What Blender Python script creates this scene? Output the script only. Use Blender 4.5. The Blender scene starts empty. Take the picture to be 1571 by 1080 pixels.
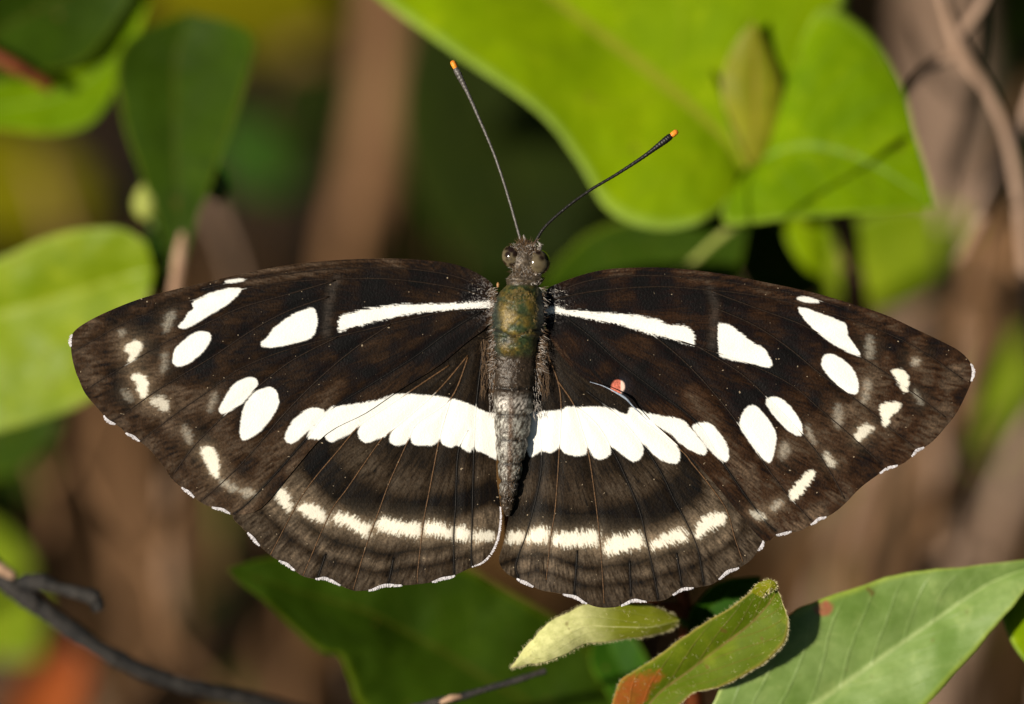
import bpy, math, random
import numpy as np
from mathutils import Vector

random.seed(7)
rng = np.random.default_rng(11)
scene = bpy.context.scene

# ------------------------------------------------------------------ camera, light, exposure
S = 0.0715 / 1571.0            # metres per photograph pixel in the plane of the butterfly
FOC = 0.60                     # camera to butterfly, metres
PITCH = math.radians(50)
CX, CY = 785.5, 540.0
RIGHT = np.array([1.0, 0.0, 0.0])
UP = np.array([0.0, math.sin(PITCH), math.cos(PITCH)])
BACK = np.array([0.0, -math.cos(PITCH), math.sin(PITCH)])     # from the butterfly towards the camera
BFLY = np.array([0.0, 0.0, 0.22])
CAM = BFLY + BACK * FOC

cam_data = bpy.data.cameras.new('camera')
cam_data.sensor_width = 36.0
cam_data.lens = 36.0 * FOC / (1571 * S)
cam_data.clip_start = 0.02
cam_data.clip_end = 200.0
cam_data.dof.use_dof = True
cam_data.dof.focus_distance = FOC
cam_data.dof.aperture_fstop = cam_data.lens / 1000.0 / 0.036
cam_data.dof.aperture_blades = 9
cam = bpy.data.objects.new('camera', cam_data)
scene.collection.objects.link(cam)
cam.location = CAM
cam.rotation_euler = (math.pi / 2 - PITCH, 0, 0)
scene.camera = cam

SUN = BACK * 0.74 - RIGHT * 0.665 + UP * 0.0
SUN = SUN / np.linalg.norm(SUN)
sun_el = math.asin(SUN[2])
sun_az = math.atan2(SUN[0], SUN[1])
world = bpy.data.worlds.new('World')
scene.world = world
world.use_nodes = True
wn = world.node_tree.nodes
wl = world.node_tree.links
wn.clear()
sky = wn.new('ShaderNodeTexSky')
sky.sky_type = 'NISHITA'
sky.sun_disc = False
sky.sun_elevation = sun_el
sky.sun_rotation = sun_az
bg = wn.new('ShaderNodeBackground')
bg.inputs['Strength'].default_value = 0.05
wo = wn.new('ShaderNodeOutputWorld')
wl.new(sky.outputs[0], bg.inputs[0])
wl.new(bg.outputs[0], wo.inputs[0])
sd = bpy.data.lights.new('sun', 'SUN')
sd.energy = 5.0
sd.angle = math.radians(0.53)
sd.color = (1.0, 0.91, 0.76)
sun = bpy.data.objects.new('sun', sd)
scene.collection.objects.link(sun)
sun.rotation_euler = Vector(SUN).to_track_quat('Z', 'Y').to_euler()
sun.location = (0, 0, 3)
scene.view_settings.view_transform = 'Standard'
scene.view_settings.look = 'None'
scene.view_settings.exposure = 0.15
scene.view_settings.gamma = 1.0
scene.view_settings.use_curve_mapping = False

# ------------------------------------------------------------------ helpers
def P(px, py, d=0.0):
    """photograph coordinates plus depth (px units behind the butterfly) -> world metres"""
    px = np.asarray(px, float); py = np.asarray(py, float); d = np.asarray(d, float)
    k = (FOC + d * S) / FOC
    x = (px - CX) * S * k
    y = -(py - CY) * S * k
    z = (FOC + d * S)
    return CAM + x[..., None] * RIGHT + y[..., None] * UP - z[..., None] * BACK

def link(o, parent=None):
    scene.collection.objects.link(o)
    if parent is not None:
        o.parent = parent
    return o

def tag(o, label=None, cat=None, group=None, kind=None):
    if label: o['label'] = label
    if cat: o['category'] = cat
    if group: o['group'] = group
    if kind: o['kind'] = kind
    return o

def thing(name, loc, label, cat, group=None):
    o = bpy.data.objects.new(name, None)
    o.empty_display_size = 0.005
    o.location = tuple(loc)
    link(o)
    return tag(o, label, cat, group)

def origin_of(o):
    v = np.zeros(3)
    while o is not None:
        v += np.array(o.location)
        o = o.parent
    return v

def mesh_obj(name, verts, faces, mats, parent=None, uv=None, col=None, face_mat=None, smooth=True, loc=None):
    """verts in world metres; faces (n,4) or (n,3) array or list"""
    verts = np.asarray(verts, float)
    if parent is not None:
        org = origin_of(parent)
        loc2 = np.zeros(3)
    else:
        org = np.array(loc) if loc is not None else np.zeros(3)
        loc2 = org
    me = bpy.data.meshes.new(name)
    v = verts - org
    if isinstance(faces, np.ndarray):
        n = faces.shape[1]
        me.vertices.add(len(v)); me.vertices.foreach_set('co', v.astype(np.float32).ravel())
        me.loops.add(faces.size); me.loops.foreach_set('vertex_index', faces.astype(np.int32).ravel())
        me.polygons.add(len(faces))
        me.polygons.foreach_set('loop_start', np.arange(0, faces.size, n, dtype=np.int32))
        me.polygons.foreach_set('loop_total', np.full(len(faces), n, dtype=np.int32))
        me.update(calc_edges=True)
    else:
        me.from_pydata(v.tolist(), [], faces)
    me.validate()
    if not isinstance(mats, (list, tuple)): mats = [mats]
    for m in mats: me.materials.append(m)
    if face_mat is not None:
        me.polygons.foreach_set('material_index', np.asarray(face_mat, np.int32))
    if smooth:
        me.polygons.foreach_set('use_smooth', np.ones(len(me.polygons), bool))
    if uv is not None:
        idx = np.empty(len(me.loops), np.int32); me.loops.foreach_get('vertex_index', idx)
        l = me.uv_layers.new(name='UVMap')
        l.data.foreach_set('uv', np.asarray(uv, np.float32)[idx].ravel())
    if col is not None:
        a = me.color_attributes.new('tint', 'FLOAT_COLOR', 'POINT')
        c = np.ones((len(v), 4), np.float32); c[:, :3] = col
        a.data.foreach_set('color', c.ravel())
    o = bpy.data.objects.new(name, me)
    o.location = tuple(loc2)
    return link(o, parent)

def catmull(pts, n, closed=False):
    p = np.asarray(pts, float)
    m = len(p)
    if closed:
        idx = lambda i: p[i % m]
        segs = m
    else:
        idx = lambda i: p[min(max(i, 0), m - 1)]
        segs = m - 1
    out = []
    t = np.linspace(0, 1, n, endpoint=False)[:, None]
    for i in range(segs):
        a, b, c, d = idx(i - 1), idx(i), idx(i + 1), idx(i + 2)
        out.append(0.5 * (2 * b + (c - a) * t + (2 * a - 5 * b + 4 * c - d) * t ** 2 + (3 * b - a - 3 * c + d) * t ** 3))
    if not closed:
        out.append(p[-1][None])
    return np.concatenate(out)

def tube(pts, radii, sides=8, bumps=0.0, seed=0, flat=1.0):
    """pts world metres (n,3), radii metres (n,) -> verts, quad faces, uv"""
    r = np.random.default_rng(seed)
    pts = np.asarray(pts, float); n = len(pts)
    tan = np.gradient(pts, axis=0)
    tan /= np.linalg.norm(tan, axis=1)[:, None] + 1e-12
    ref = BACK
    V = []; UVs = []
    for i in range(n):
        a = np.cross(tan[i], ref)
        if np.linalg.norm(a) < 1e-3: a = np.cross(tan[i], UP)
        a /= np.linalg.norm(a)
        b = np.cross(a, tan[i])
        for k in range(sides):
            th = 2 * math.pi * k / sides
            rr = radii[i] * (1 + bumps * r.normal())
            V.append(pts[i] + rr * (math.cos(th) * a + flat * math.sin(th) * b))
            UVs.append((i / max(n - 1, 1), k / sides))
    F = []
    for i in range(n - 1):
        for k in range(sides):
            k2 = (k + 1) % sides
            F.append((i * sides + k, i * sides + k2, (i + 1) * sides + k2, (i + 1) * sides + k))
    F.append(tuple(range(sides))[::-1])
    F.append(tuple((n - 1) * sides + k for k in range(sides)))
    return np.array(V), F, np.array(UVs)

# numpy noise ------------------------------------------------------
def vnoise(x, y, seed):
    r = np.random.default_rng(seed)
    g = r.random((256, 256))
    xi = np.floor(x).astype(int); yi = np.floor(y).astype(int)
    fx = x - xi; fy = y - yi
    fx = fx * fx * (3 - 2 * fx); fy = fy * fy * (3 - 2 * fy)
    a = g[xi & 255, yi & 255]; b = g[(xi + 1) & 255, yi & 255]
    c = g[xi & 255, (yi + 1) & 255]; d = g[(xi + 1) & 255, (yi + 1) & 255]
    return (a * (1 - fx) + b * fx) * (1 - fy) + (c * (1 - fx) + d * fx) * fy

def fbm(x, y, seed, octs=3):
    s = 0; a = 1; t = 0
    for o in range(octs):
        s = s + a * vnoise(x * 2 ** o + 17.3 * o, y * 2 ** o + 9.1 * o, seed + o); t += a; a *= 0.5
    return s / t

def sstep(a, b, x):
    t = np.clip((x - a) / (b - a), 0, 1)
    return t * t * (3 - 2 * t)

def inside(poly, x, y):
    res = np.zeros(x.shape, bool)
    n = len(poly)
    for i in range(n):
        x1, y1 = poly[i]; x2, y2 = poly[(i + 1) % n]
        if y1 == y2: continue
        c = ((y1 > y) != (y2 > y)) & (x < (x2 - x1) * (y - y1) / (y2 - y1) + x1)
        res ^= c
    return res

def polydist(poly, x, y, closed=True):
    best = np.full(x.shape, 1e18); bx = np.zeros(x.shape); by = np.zeros(x.shape)
    n = len(poly)
    for i in range(n if closed else n - 1):
        x1, y1 = poly[i]; x2, y2 = poly[(i + 1) % n]
        dx, dy = x2 - x1, y2 - y1
        L = dx * dx + dy * dy + 1e-12
        t = np.clip(((x - x1) * dx + (y - y1) * dy) / L, 0, 1)
        qx = x1 + t * dx; qy = y1 + t * dy
        dd = (x - qx) ** 2 + (y - qy) ** 2
        m = dd < best
        best = np.where(m, dd, best); bx = np.where(m, qx, bx); by = np.where(m, qy, by)
    return np.sqrt(best), bx, by

# ------------------------------------------------------------------ materials
def new_mat(name):
    m = bpy.data.materials.new(name); m.use_nodes = True
    nt = m.node_tree; nt.nodes.clear()
    return m, nt, nt.nodes, nt.links

def ramp(N, stops):
    r = N.new('ShaderNodeValToRGB')
    e = r.color_ramp.elements
    while len(e) < len(stops): e.new(0.5)
    for i, (p, c) in enumerate(stops):
        e[i].position = p; e[i].color = (*c, 1)
    return r

def noise(N, L, coord, scale, detail=3, rough=0.55, dist=0.0):
    n = N.new('ShaderNodeTexNoise')
    n.inputs['Scale'].default_value = scale
    n.inputs['Detail'].default_value = detail
    n.inputs['Roughness'].default_value = rough
    n.inputs['Distortion'].default_value = dist
    if coord is not None: L.new(coord, n.inputs['Vector'])
    return n

def mixc(N, L, f, a, b, mode='MIX'):
    m = N.new('ShaderNodeMix'); m.data_type = 'RGBA'; m.blend_type = mode
    for s, v in (('f', f), ('a', a), ('b', b)):
        inp = {'f': m.inputs[0], 'a': m.inputs[6], 'b': m.inputs[7]}[s]
        if isinstance(v, (int, float)): inp.default_value = v
        elif isinstance(v, tuple): inp.default_value = (*v, 1)
        else: L.new(v, inp)
    return m.outputs[2]

def math_(N, L, op, a, b=0.0, c=0.0):
    m = N.new('ShaderNodeMath'); m.operation = op
    for i, v in enumerate((a, b, c)):
        if i >= len(m.inputs): break
        if isinstance(v, (int, float)): m.inputs[i].default_value = v
        else: L.new(v, m.inputs[i])
    return m.outputs[0]

def maprange(N, L, v, a, b, c=0.0, d=1.0):
    m = N.new('ShaderNodeMapRange'); m.interpolation_type = 'SMOOTHSTEP'
    L.new(v, m.inputs[0])
    for i, q in enumerate((a, b, c, d)): m.inputs[i + 1].default_value = q
    return m.outputs[0]

def tinted_mat(name, rough=0.6, spec=0.25, speck=0.5, bump=0.3, scale=5200.0, sheen=0.0, metallic=0.0, sparkle=True, aniso=True):
    m, nt, N, L = new_mat(name)
    at = N.new('ShaderNodeAttribute'); at.attribute_name = 'tint'
    tc = N.new('ShaderNodeTexCoord')
    n1 = noise(N, L, tc.outputs['Object'], scale, 2, 0.6)
    f = maprange(N, L, n1.outputs[0], 0.25, 0.75, 1 - speck, 1 + speck)
    cc = N.new('ShaderNodeVectorMath'); cc.operation = 'SCALE'
    L.new(at.outputs['Color'], cc.inputs[0]); L.new(f, cc.inputs['Scale'])
    col = cc.outputs[0]
    p = N.new('ShaderNodeBsdfPrincipled')
    if sparkle:
        n2 = noise(N, L, tc.outputs['Object'], scale * 0.8, 0, 0.5)
        sp = maprange(N, L, n2.outputs[0], 0.83, 0.88)
        col = mixc(N, L, sp, col, (0.28, 0.22, 0.15))
    # near-white scales stay even
    lum = N.new('ShaderNodeRGBToBW'); L.new(at.outputs['Color'], lum.inputs[0])
    w = maprange(N, L, lum.outputs[0], 0.35, 0.6)
    col = mixc(N, L, w, col, at.outputs['Color'])
    L.new(col, p.inputs['Base Color'])
    p.inputs['Roughness'].default_value = rough
    p.inputs['Specular IOR Level'].default_value = spec
    p.inputs['Metallic'].default_value = metallic
    p.inputs['Sheen Weight'].default_value = sheen
    p.inputs['Sheen Roughness'].default_value = 0.4
    p.inputs['Sheen Tint'].default_value = (0.9, 0.75, 0.6, 1)
    b = N.new('ShaderNodeBump'); b.inputs['Strength'].default_value = bump; b.inputs['Distance'].default_value = 0.00006
    L.new(n1.outputs[0], b.inputs['Height']); L.new(b.outputs[0], p.inputs['Normal'])
    o = N.new('ShaderNodeOutputMaterial'); L.new(p.outputs[0], o.inputs[0])
    return m

def plain_mat(name, c1, c2, scale=900.0, rough=0.6, spec=0.3, bump=0.3, bdist=0.0001, detail=4, stretch=None, c3=None):
    m, nt, N, L = new_mat(name)
    tc = N.new('ShaderNodeTexCoord')
    vec = tc.outputs['Object']
    if stretch:
        mp = N.new('ShaderNodeMapping'); mp.inputs['Scale'].default_value = stretch
        L.new(vec, mp.inputs[0]); vec = mp.outputs[0]
    n = noise(N, L, vec, scale, detail, 0.6)
    stops = [(0.3, c1), (0.7, c2)] if c3 is None else [(0.28, c1), (0.5, c2), (0.72, c3)]
    r = ramp(N, stops); L.new(n.outputs[0], r.inputs[0])
    p = N.new('ShaderNodeBsdfPrincipled')
    L.new(r.outputs[0], p.inputs['Base Color'])
    p.inputs['Roughness'].default_value = rough
    p.inputs['Specular IOR Level'].default_value = spec
    b = N.new('ShaderNodeBump'); b.inputs['Strength'].default_value = bump; b.inputs['Distance'].default_value = bdist
    L.new(n.outputs[0], b.inputs['Height']); L.new(b.outputs[0], p.inputs['Normal'])
    o = N.new('ShaderNodeOutputMaterial'); L.new(p.outputs[0], o.inputs[0])
    return m

def leaf_mat(name, dark, light, rib, edge=None, trans=0.3, rough=0.45, spec=0.4, nveins=9, veinmix=0.35, spot=None, spotpos=None, gloss_patch=0.0, lit_tip=None):
    """u runs base->tip, v runs edge->midrib->edge (0..1)"""
    m, nt, N, L = new_mat(name)
    uvn = N.new('ShaderNodeUVMap'); uvn.uv_map = 'UVMap'
    sep = N.new('ShaderNodeSeparateXYZ'); L.new(uvn.outputs[0], sep.inputs[0])
    u, v = sep.outputs[0], sep.outputs[1]
    tc = N.new('ShaderNodeTexCoord')
    big = noise(N, L, tc.outputs['Object'], 140, 4, 0.6, 0.4)
    fine = noise(N, L, tc.outputs['Object'], 1600, 4, 0.65)
    r = ramp(N, [(0.3, dark), (0.72, light)]); L.new(big.outputs[0], r.inputs[0])
    col = r.outputs[0]
    av = math_(N, L, 'ABSOLUTE', math_(N, L, 'MULTIPLY_ADD', v, 2.0, -1.0))
    # side veins
    ph = math_(N, L, 'MULTIPLY_ADD', av, -2.6, math_(N, L, 'MULTIPLY', u, float(nveins)))
    ph = math_(N, L, 'ADD', ph, math_(N, L, 'MULTIPLY', big.outputs[0], 0.5))
    fr = math_(N, L, 'ABSOLUTE', math_(N, L, 'SUBTRACT', math_(N, L, 'FRACT', ph), 0.5))
    vein = math_(N, L, 'SUBTRACT', 1.0, maprange(N, L, fr, 0.0, 0.07))
    vein = math_(N, L, 'MULTIPLY', vein, math_(N, L, 'SUBTRACT', 1.0, maprange(N, L, av, 0.6, 1.0)))
    col = mixc(N, L, math_(N, L, 'MULTIPLY', vein, veinmix), col, rib)
    ribf = math_(N, L, 'SUBTRACT', 1.0, maprange(N, L, av, 0.012, 0.045))
    col = mixc(N, L, math_(N, L, 'MULTIPLY', ribf, 0.8), col, rib)
    if edge:
        ef = maprange(N, L, av, 0.88, 1.0)
        col = mixc(N, L, math_(N, L, 'MULTIPLY', ef, 0.75), col, edge)
    if lit_tip:
        col = mixc(N, L, maprange(N, L, u, 0.30, 0.55), col, lit_tip)
    if spot:
        su, sv, sr = spotpos
        du = math_(N, L, 'SUBTRACT', u, su); dv = math_(N, L, 'MULTIPLY', math_(N, L, 'SUBTRACT', v, sv), 0.6)
        dd = math_(N, L, 'SQRT', math_(N, L, 'ADD', math_(N, L, 'MULTIPLY', du, du), math_(N, L, 'MULTIPLY', dv, dv)))
        dd = math_(N, L, 'ADD', dd, math_(N, L, 'MULTIPLY', math_(N, L, 'SUBTRACT', fine.outputs[0], 0.5), sr * 0.8))
        sf = math_(N, L, 'SUBTRACT', 1.0, maprange(N, L, dd, sr * 0.6, sr))
        col = mixc(N, L, sf, col, spot)
    col = mixc(N, L, maprange(N, L, fine.outputs[0], 0.3, 0.7, 0.0, 0.35), col, dark)
    mid = noise(N, L, tc.outputs['Object'], 420, 5, 0.7, 0.6)
    col = mixc(N, L, maprange(N, L, mid.outputs[0], 0.5, 0.75, 0.0, 0.45), col, (min(light[0] * 1.5, .9), min(light[1] * 1.3, .9), light[2] * 1.4 + .004))
    blem = noise(N, L, tc.outputs['Object'], 760, 2, 0.5)
    col = mixc(N, L, maprange(N, L, blem.outputs[0], 0.70, 0.76, 0.0, 0.6), col, (0.16, 0.08, 0.02))
    p = N.new('ShaderNodeBsdfPrincipled'); L.new(col, p.inputs['Base Color'])
    rr = maprange(N, L, big.outputs[0], 0.35, 0.65, rough - 0.08, rough + 0.12)
    L.new(rr, p.inputs['Roughness'])
    p.inputs['Specular IOR Level'].default_value = spec
    b = N.new('ShaderNodeBump'); b.inputs['Strength'].default_value = 0.35; b.inputs['Distance'].default_value = 0.00012
    hsum = math_(N, L, 'ADD', math_(N, L, 'MULTIPLY', fine.outputs[0], 0.6), math_(N, L, 'MULTIPLY', vein, -0.8))
    L.new(hsum, b.inputs['Height']); L.new(b.outputs[0], p.inputs['Normal'])
    t = N.new('ShaderNodeBsdfTranslucent')
    tcx = mixc(N, L, 0.6, col, (light[0] * 1.3, light[1] * 1.2, light[2] * 0.5))
    L.new(tcx, t.inputs[0])
    mx = N.new('ShaderNodeMixShader'); mx.inputs[0].default_value = trans
    L.new(p.outputs[0], mx.inputs[1]); L.new(t.outputs[0], mx.inputs[2])
    o = N.new('ShaderNodeOutputMaterial'); L.new(mx.outputs[0], o.inputs[0])
    return m

# ------------------------------------------------------------------ the ground
def ground_hit(p):
    """point straight below p on the soil"""
    return np.array([p[0], p[1], 0.0])

soil_mat = plain_mat('soil', (0.012, 0.007, 0.002), (0.05, 0.028, 0.009), 26.0, 0.95, 0.1, 1.0, 0.004, 6)
def build_ground():
    n = 130
    t = np.linspace(-1, 1, n)
    c = np.sign(t) * (np.abs(t) ** 3.2) * 40.0 + t * 0.6
    X, Y = np.meshgrid(c, c, indexing='ij')
    near = np.exp(-(X ** 2 + Y ** 2) / 4.0)
    Z = (fbm(X * 14 + 50, Y * 14 + 50, 5, 4) - 0.5) * 0.02 * near - 0.012 + (1 - near) * (fbm(X * .3 + 50, Y * .3 + 50, 8) - .5) * 0.2
    V = np.stack([X, Y, Z], -1).reshape(-1, 3)
    i, j = np.meshgrid(np.arange(n - 1), np.arange(n - 1), indexing='ij')
    a = (i * n + j).ravel()
    F = np.stack([a, a + n, a + n + 1, a + 1], -1)
    g = mesh_obj('ground', V, F, soil_mat)
    tag(g, kind='structure')
build_ground()

# ------------------------------------------------------------------ leaves and stems
def leaf(parent, mat, L, M, R, tip, thick=4.0, nu=10, nv=14, curve=0.0, wave=2.5, name='leaf', seed=0, rib=True, ribmat=None, label=None, ribr=2.2):
    """L, M, R: equal-length lists of (px, py, depth) stations from base to tip"""
    k = len(L)
    L = list(L) + [tip]; M = list(M) + [tip]; R = list(R) + [tip]
    Lc, Mc, Rc = (catmull(np.array(q, float), nu) for q in (L, M, R))
    n = len(Mc)
    vs = np.linspace(-1, 1, 2 * nv + 1)
    rows = []
    for i in range(n):
        row = []
        for t in vs:
            E = Lc[i] if t < 0 else Rc[i]
            a = abs(t)
            q = Mc[i] * (1 - a) + E * a
            wid = math.hypot(*(E - Mc[i])[:2])
            q = q.copy()
            q[2] -= curve * wid * math.sin(a * math.pi)          # blade bellies between rib and edge
            row.append(q)
        rows.append(row)
    G = np.array(rows)                                        # n, nvs, 3
    wv = (fbm(G[..., 0] / 45 + 60 + seed, G[..., 1] / 45 + 60, 31 + seed, 3) - 0.5) * 2 * wave
    G[..., 2] += wv
    ev = fbm(np.arange(n)[:, None] / 5.0 + seed * 3, vs[None, :] * 0 + 3, 77 + seed) - 0.5
    G[..., 0] += ev * 5 * np.abs(vs)[None, :] ** 4
    G[..., 1] += ev * 4 * np.abs(vs)[None, :] ** 4
    W = P(G[..., 0], G[..., 1], G[..., 2])
    du = np.gradient(W, axis=0); dv = np.gradient(W, axis=1)
    nn = np.cross(du, dv); nn /= np.linalg.norm(nn, axis=-1)[..., None] + 1e-12
    if nn[n // 2, nv].dot(BACK) < 0: nn = -nn
    nvs = len(vs)
    top = W.reshape(-1, 3)
    ed = 1 - 0.7 * np.abs(vs)[None, :, None] ** 6
    bot = (W - nn * thick * S * ed).reshape(-1, 3)
    V = np.concatenate([top, bot])
    u = np.repeat(np.linspace(0, 1, n), nvs); v = np.tile((vs + 1) / 2, n)
    uv = np.stack([u, v], -1); uv = np.concatenate([uv, uv])
    F = []
    o = n * nvs
    for i in range(n - 1):
        for j in range(nvs - 1):
            a = i * nvs + j
            F.append((a, a + nvs, a + nvs + 1, a + 1))
            F.append((o + a, o + a + 1, o + a + nvs + 1, o + a + nvs))
        a = i * nvs; b = i * nvs + nvs - 1
        F.append((a, o + a, o + a + nvs, a + nvs)); F.append((b, b + nvs, o + b + nvs, o + b))
    for j in range(nvs - 1):
        F.append((j, j + 1, o + j + 1, o + j))
    ob = mesh_obj(name, V, np.array(F), mat, parent, uv=uv)
    if label: ob['label'] = label
    if rib:
        c = W[:, nv] - nn[:, nv] * thick * S * 0.9
        rad = np.linspace(1, 0.25, n) * ribr * S
        tv, tf, tu = tube(c, rad, 6, 0, 0)
        mesh_obj('midrib', tv, tf, ribmat or mat, ob, uv=np.stack([tu[:, 0], np.full(len(tu), 0.5)], -1))
    ob_pts = (W, nn, vs)
    return ob, ob_pts

def stem(parent, pts, rad, mat, name='stem', sides=10, bumps=0.05, seed=0, ground=False, n=8, label=None):
    """pts in photograph coordinates, radii in px"""
    c = catmull(np.array(pts, float), n)
    W = P(c[:, 0], c[:, 1], c[:, 2])
    r = np.interp(np.linspace(0, 1, len(c)), np.linspace(0, 1, len(rad)), rad) * S
    rs = np.random.default_rng(seed)
    r = r * (1 + 0.5 * bumps * np.convolve(rs.normal(size=len(r) + 4), np.ones(5) / 2.2, 'valid'))
    if ground:
        e = W[-1]; dirn = W[-1] - W[-2]; dirn /= np.linalg.norm(dirn)
        g = ground_hit(e + dirn * 0.03); g[2] = -0.02
        m = 12
        t = np.linspace(0, 1, m + 1)[1:, None]
        b1 = e + dirn * 0.03
        ext = (1 - t) ** 2 * e + 2 * t * (1 - t) * b1 + t ** 2 * g
        W = np.concatenate([W, ext]); r = np.concatenate([r, np.linspace(r[-1], r[-1] * 1.25, m)])
    V, F, U = tube(W, r, sides, bumps * 0.4, seed)
    ob = mesh_obj(name, V, F, mat, parent, uv=U)
    if label: ob['label'] = label
    return ob

def fuzz(parent, W, nn, mat, count, length, seed=0, name='hair', edge_bias=0.5, radius=0.35):
    """short plant hairs standing on a blade"""
    r = np.random.default_rng(seed)
    n, m = W.shape[:2]
    V = []; F = []
    for q in range(count):
        i = r.integers(1, n - 1)
        if r.random() < edge_bias: j = 0 if r.random() < 0.5 else m - 1
        else: j = r.integers(0, m)
        p = W[i, j] + (W[min(i + 1, n - 1), j] - W[i, j]) * r.random()
        out = nn[i, j] * 0.5 + r.normal(size=3) * 0.35
        if j in (0, m - 1):
            jn = 1 if j == 0 else m - 2
            e = W[i, j] - W[i, jn]; e /= np.linalg.norm(e) + 1e-12
            out = e * 1.0 + nn[i, j] * 0.25 + r.normal(size=3) * 0.3
        out /= np.linalg.norm(out)
        side = np.cross(out, BACK); side /= np.linalg.norm(side) + 1e-9
        l = length * (0.5 + r.random()) * S
        b = len(V)
        V += [p - side * radius * S, p + side * radius * S, p + out * l + side * 0.05 * S]
        F.append((b, b + 1, b + 2))
    o = mesh_obj(name, np.array(V), np.array(F), mat, parent, smooth=False)
    o['kind'] = 'stuff'
    return o

# leaf materials (kinds differ by age
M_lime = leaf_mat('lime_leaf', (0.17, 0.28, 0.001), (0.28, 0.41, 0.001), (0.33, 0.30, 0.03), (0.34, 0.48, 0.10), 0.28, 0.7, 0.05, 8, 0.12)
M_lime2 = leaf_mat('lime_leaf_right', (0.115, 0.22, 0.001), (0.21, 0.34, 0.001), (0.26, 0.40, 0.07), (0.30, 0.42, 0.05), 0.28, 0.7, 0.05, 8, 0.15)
M_shade = leaf_mat('shade_coloured_leaf', (0.008, 0.014, 0.001), (0.020, 0.032, 0.002), (0.03, 0.04, 0.004), (0.03, 0.04, 0.004), 0.05, 0.8, 0.08, 9, 0.2)  # darkness of a leaf in shade put into the base colour
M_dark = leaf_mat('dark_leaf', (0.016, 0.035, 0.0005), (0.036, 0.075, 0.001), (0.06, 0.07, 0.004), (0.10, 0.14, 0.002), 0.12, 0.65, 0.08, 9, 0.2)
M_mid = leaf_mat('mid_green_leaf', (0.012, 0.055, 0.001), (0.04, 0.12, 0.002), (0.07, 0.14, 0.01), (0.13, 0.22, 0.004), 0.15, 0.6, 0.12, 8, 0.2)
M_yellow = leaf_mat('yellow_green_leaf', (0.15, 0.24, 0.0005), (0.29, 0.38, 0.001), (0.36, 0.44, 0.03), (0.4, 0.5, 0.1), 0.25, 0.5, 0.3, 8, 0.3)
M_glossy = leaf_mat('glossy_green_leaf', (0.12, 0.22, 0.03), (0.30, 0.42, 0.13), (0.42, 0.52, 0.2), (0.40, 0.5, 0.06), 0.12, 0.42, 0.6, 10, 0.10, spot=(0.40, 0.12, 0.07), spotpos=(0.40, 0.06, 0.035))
M_pale = leaf_mat('pale_leaf', (0.22, 0.26, 0.012), (0.34, 0.36, 0.03), (0.7, 0.7, 0.3), (0.62, 0.5, 0.2), 0.25, 0.6, 0.2, 3, 0.15, lit_tip=(0.90, 0.90, 0.42))  # colour holds the wing's shadow at the base, the lit part at the tip
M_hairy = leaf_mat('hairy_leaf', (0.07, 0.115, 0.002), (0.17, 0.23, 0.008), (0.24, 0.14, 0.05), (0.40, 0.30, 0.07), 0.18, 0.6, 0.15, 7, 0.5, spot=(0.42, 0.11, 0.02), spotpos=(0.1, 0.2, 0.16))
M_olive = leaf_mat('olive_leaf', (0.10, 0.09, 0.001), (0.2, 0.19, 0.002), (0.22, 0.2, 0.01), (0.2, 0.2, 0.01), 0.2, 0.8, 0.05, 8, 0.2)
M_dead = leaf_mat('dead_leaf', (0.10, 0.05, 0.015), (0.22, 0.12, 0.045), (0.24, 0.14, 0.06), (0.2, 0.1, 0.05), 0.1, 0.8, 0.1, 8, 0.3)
M_rust = leaf_mat('rusty_leaf', (0.22, 0.045, 0.006), (0.38, 0.09, 0.015), (0.36, 0.12, 0.04), (0.2, 0.04, 0.01), 0.15, 0.7, 0.2, 8, 0.3)
M_rib = plain_mat('pale_rib', (0.25, 0.30, 0.05), (0.34, 0.36, 0.09), 500, 0.6, 0.2)
M_ribred = plain_mat('tan_rib', (0.28, 0.20, 0.03), (0.36, 0.28, 0.05), 500, 0.6, 0.2)
M_fuzz = plain_mat('leaf_hair', (0.5, 0.45, 0.22), (0.7, 0.62, 0.35), 500, 0.5, 0.4)
M_redstem = plain_mat('red_brown_stem', (0.07, 0.015, 0.004), (0.24, 0.06, 0.015), 700, 0.6, 0.3)
M_tan = plain_mat('dry_tan_stem', (0.16, 0.082, 0.036), (0.34, 0.19, 0.10), 45, 0.85, 0.15, 0.6, 0.0006)
M_taupe = plain_mat('grey_tan_bark', (0.24, 0.155, 0.105), (0.46, 0.32, 0.24), 110, 0.9, 0.1, 0.6, 0.0006)
M_brown = plain_mat('brown_stem', (0.07, 0.035, 0.014), (0.18, 0.10, 0.05), 300, 0.85, 0.15, 0.6, 0.0005)
M_redbrown = plain_mat('red_brown_bark', (0.11, 0.05, 0.03), (0.30, 0.16, 0.10), 300, 0.85, 0.15, 0.6, 0.0005)
M_twig = plain_mat('dark_twig_bark', (0.010, 0.010, 0.011), (0.042, 0.036, 0.031), 900, 0.75, 0.35, 0.9, 0.0005, 6)
M_twigtan = plain_mat('bare_wood', (0.32, 0.19, 0.12), (0.5, 0.33, 0.22), 900, 0.8, 0.2, 0.5, 0.0003)
M_greenstem = plain_mat('green_stem', (0.05, 0.10, 0.01), (0.13, 0.19, 0.03), 500, 0.6, 0.3)

# ------------------------------------------------------------------ background stems
tan_group = 'dry stems behind the butterfly'
def lone_stem(name, pts, rad, mat, label, cat, group=None, twigs=(), seed=0, ground=True):
    base = P(pts[-1][0], pts[-1][1], pts[-1][2]); base = ground_hit(base)
    t = thing(name, base, label, cat, group)
    stem(t, pts, rad, mat, 'stalk', 12, 0.06, seed, ground)
    for k, (tp, tr) in enumerate(twigs):
        stem(t, tp, tr, mat, 'side_shoot', 8, 0.06, seed + 5 + k)
    return t

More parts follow.
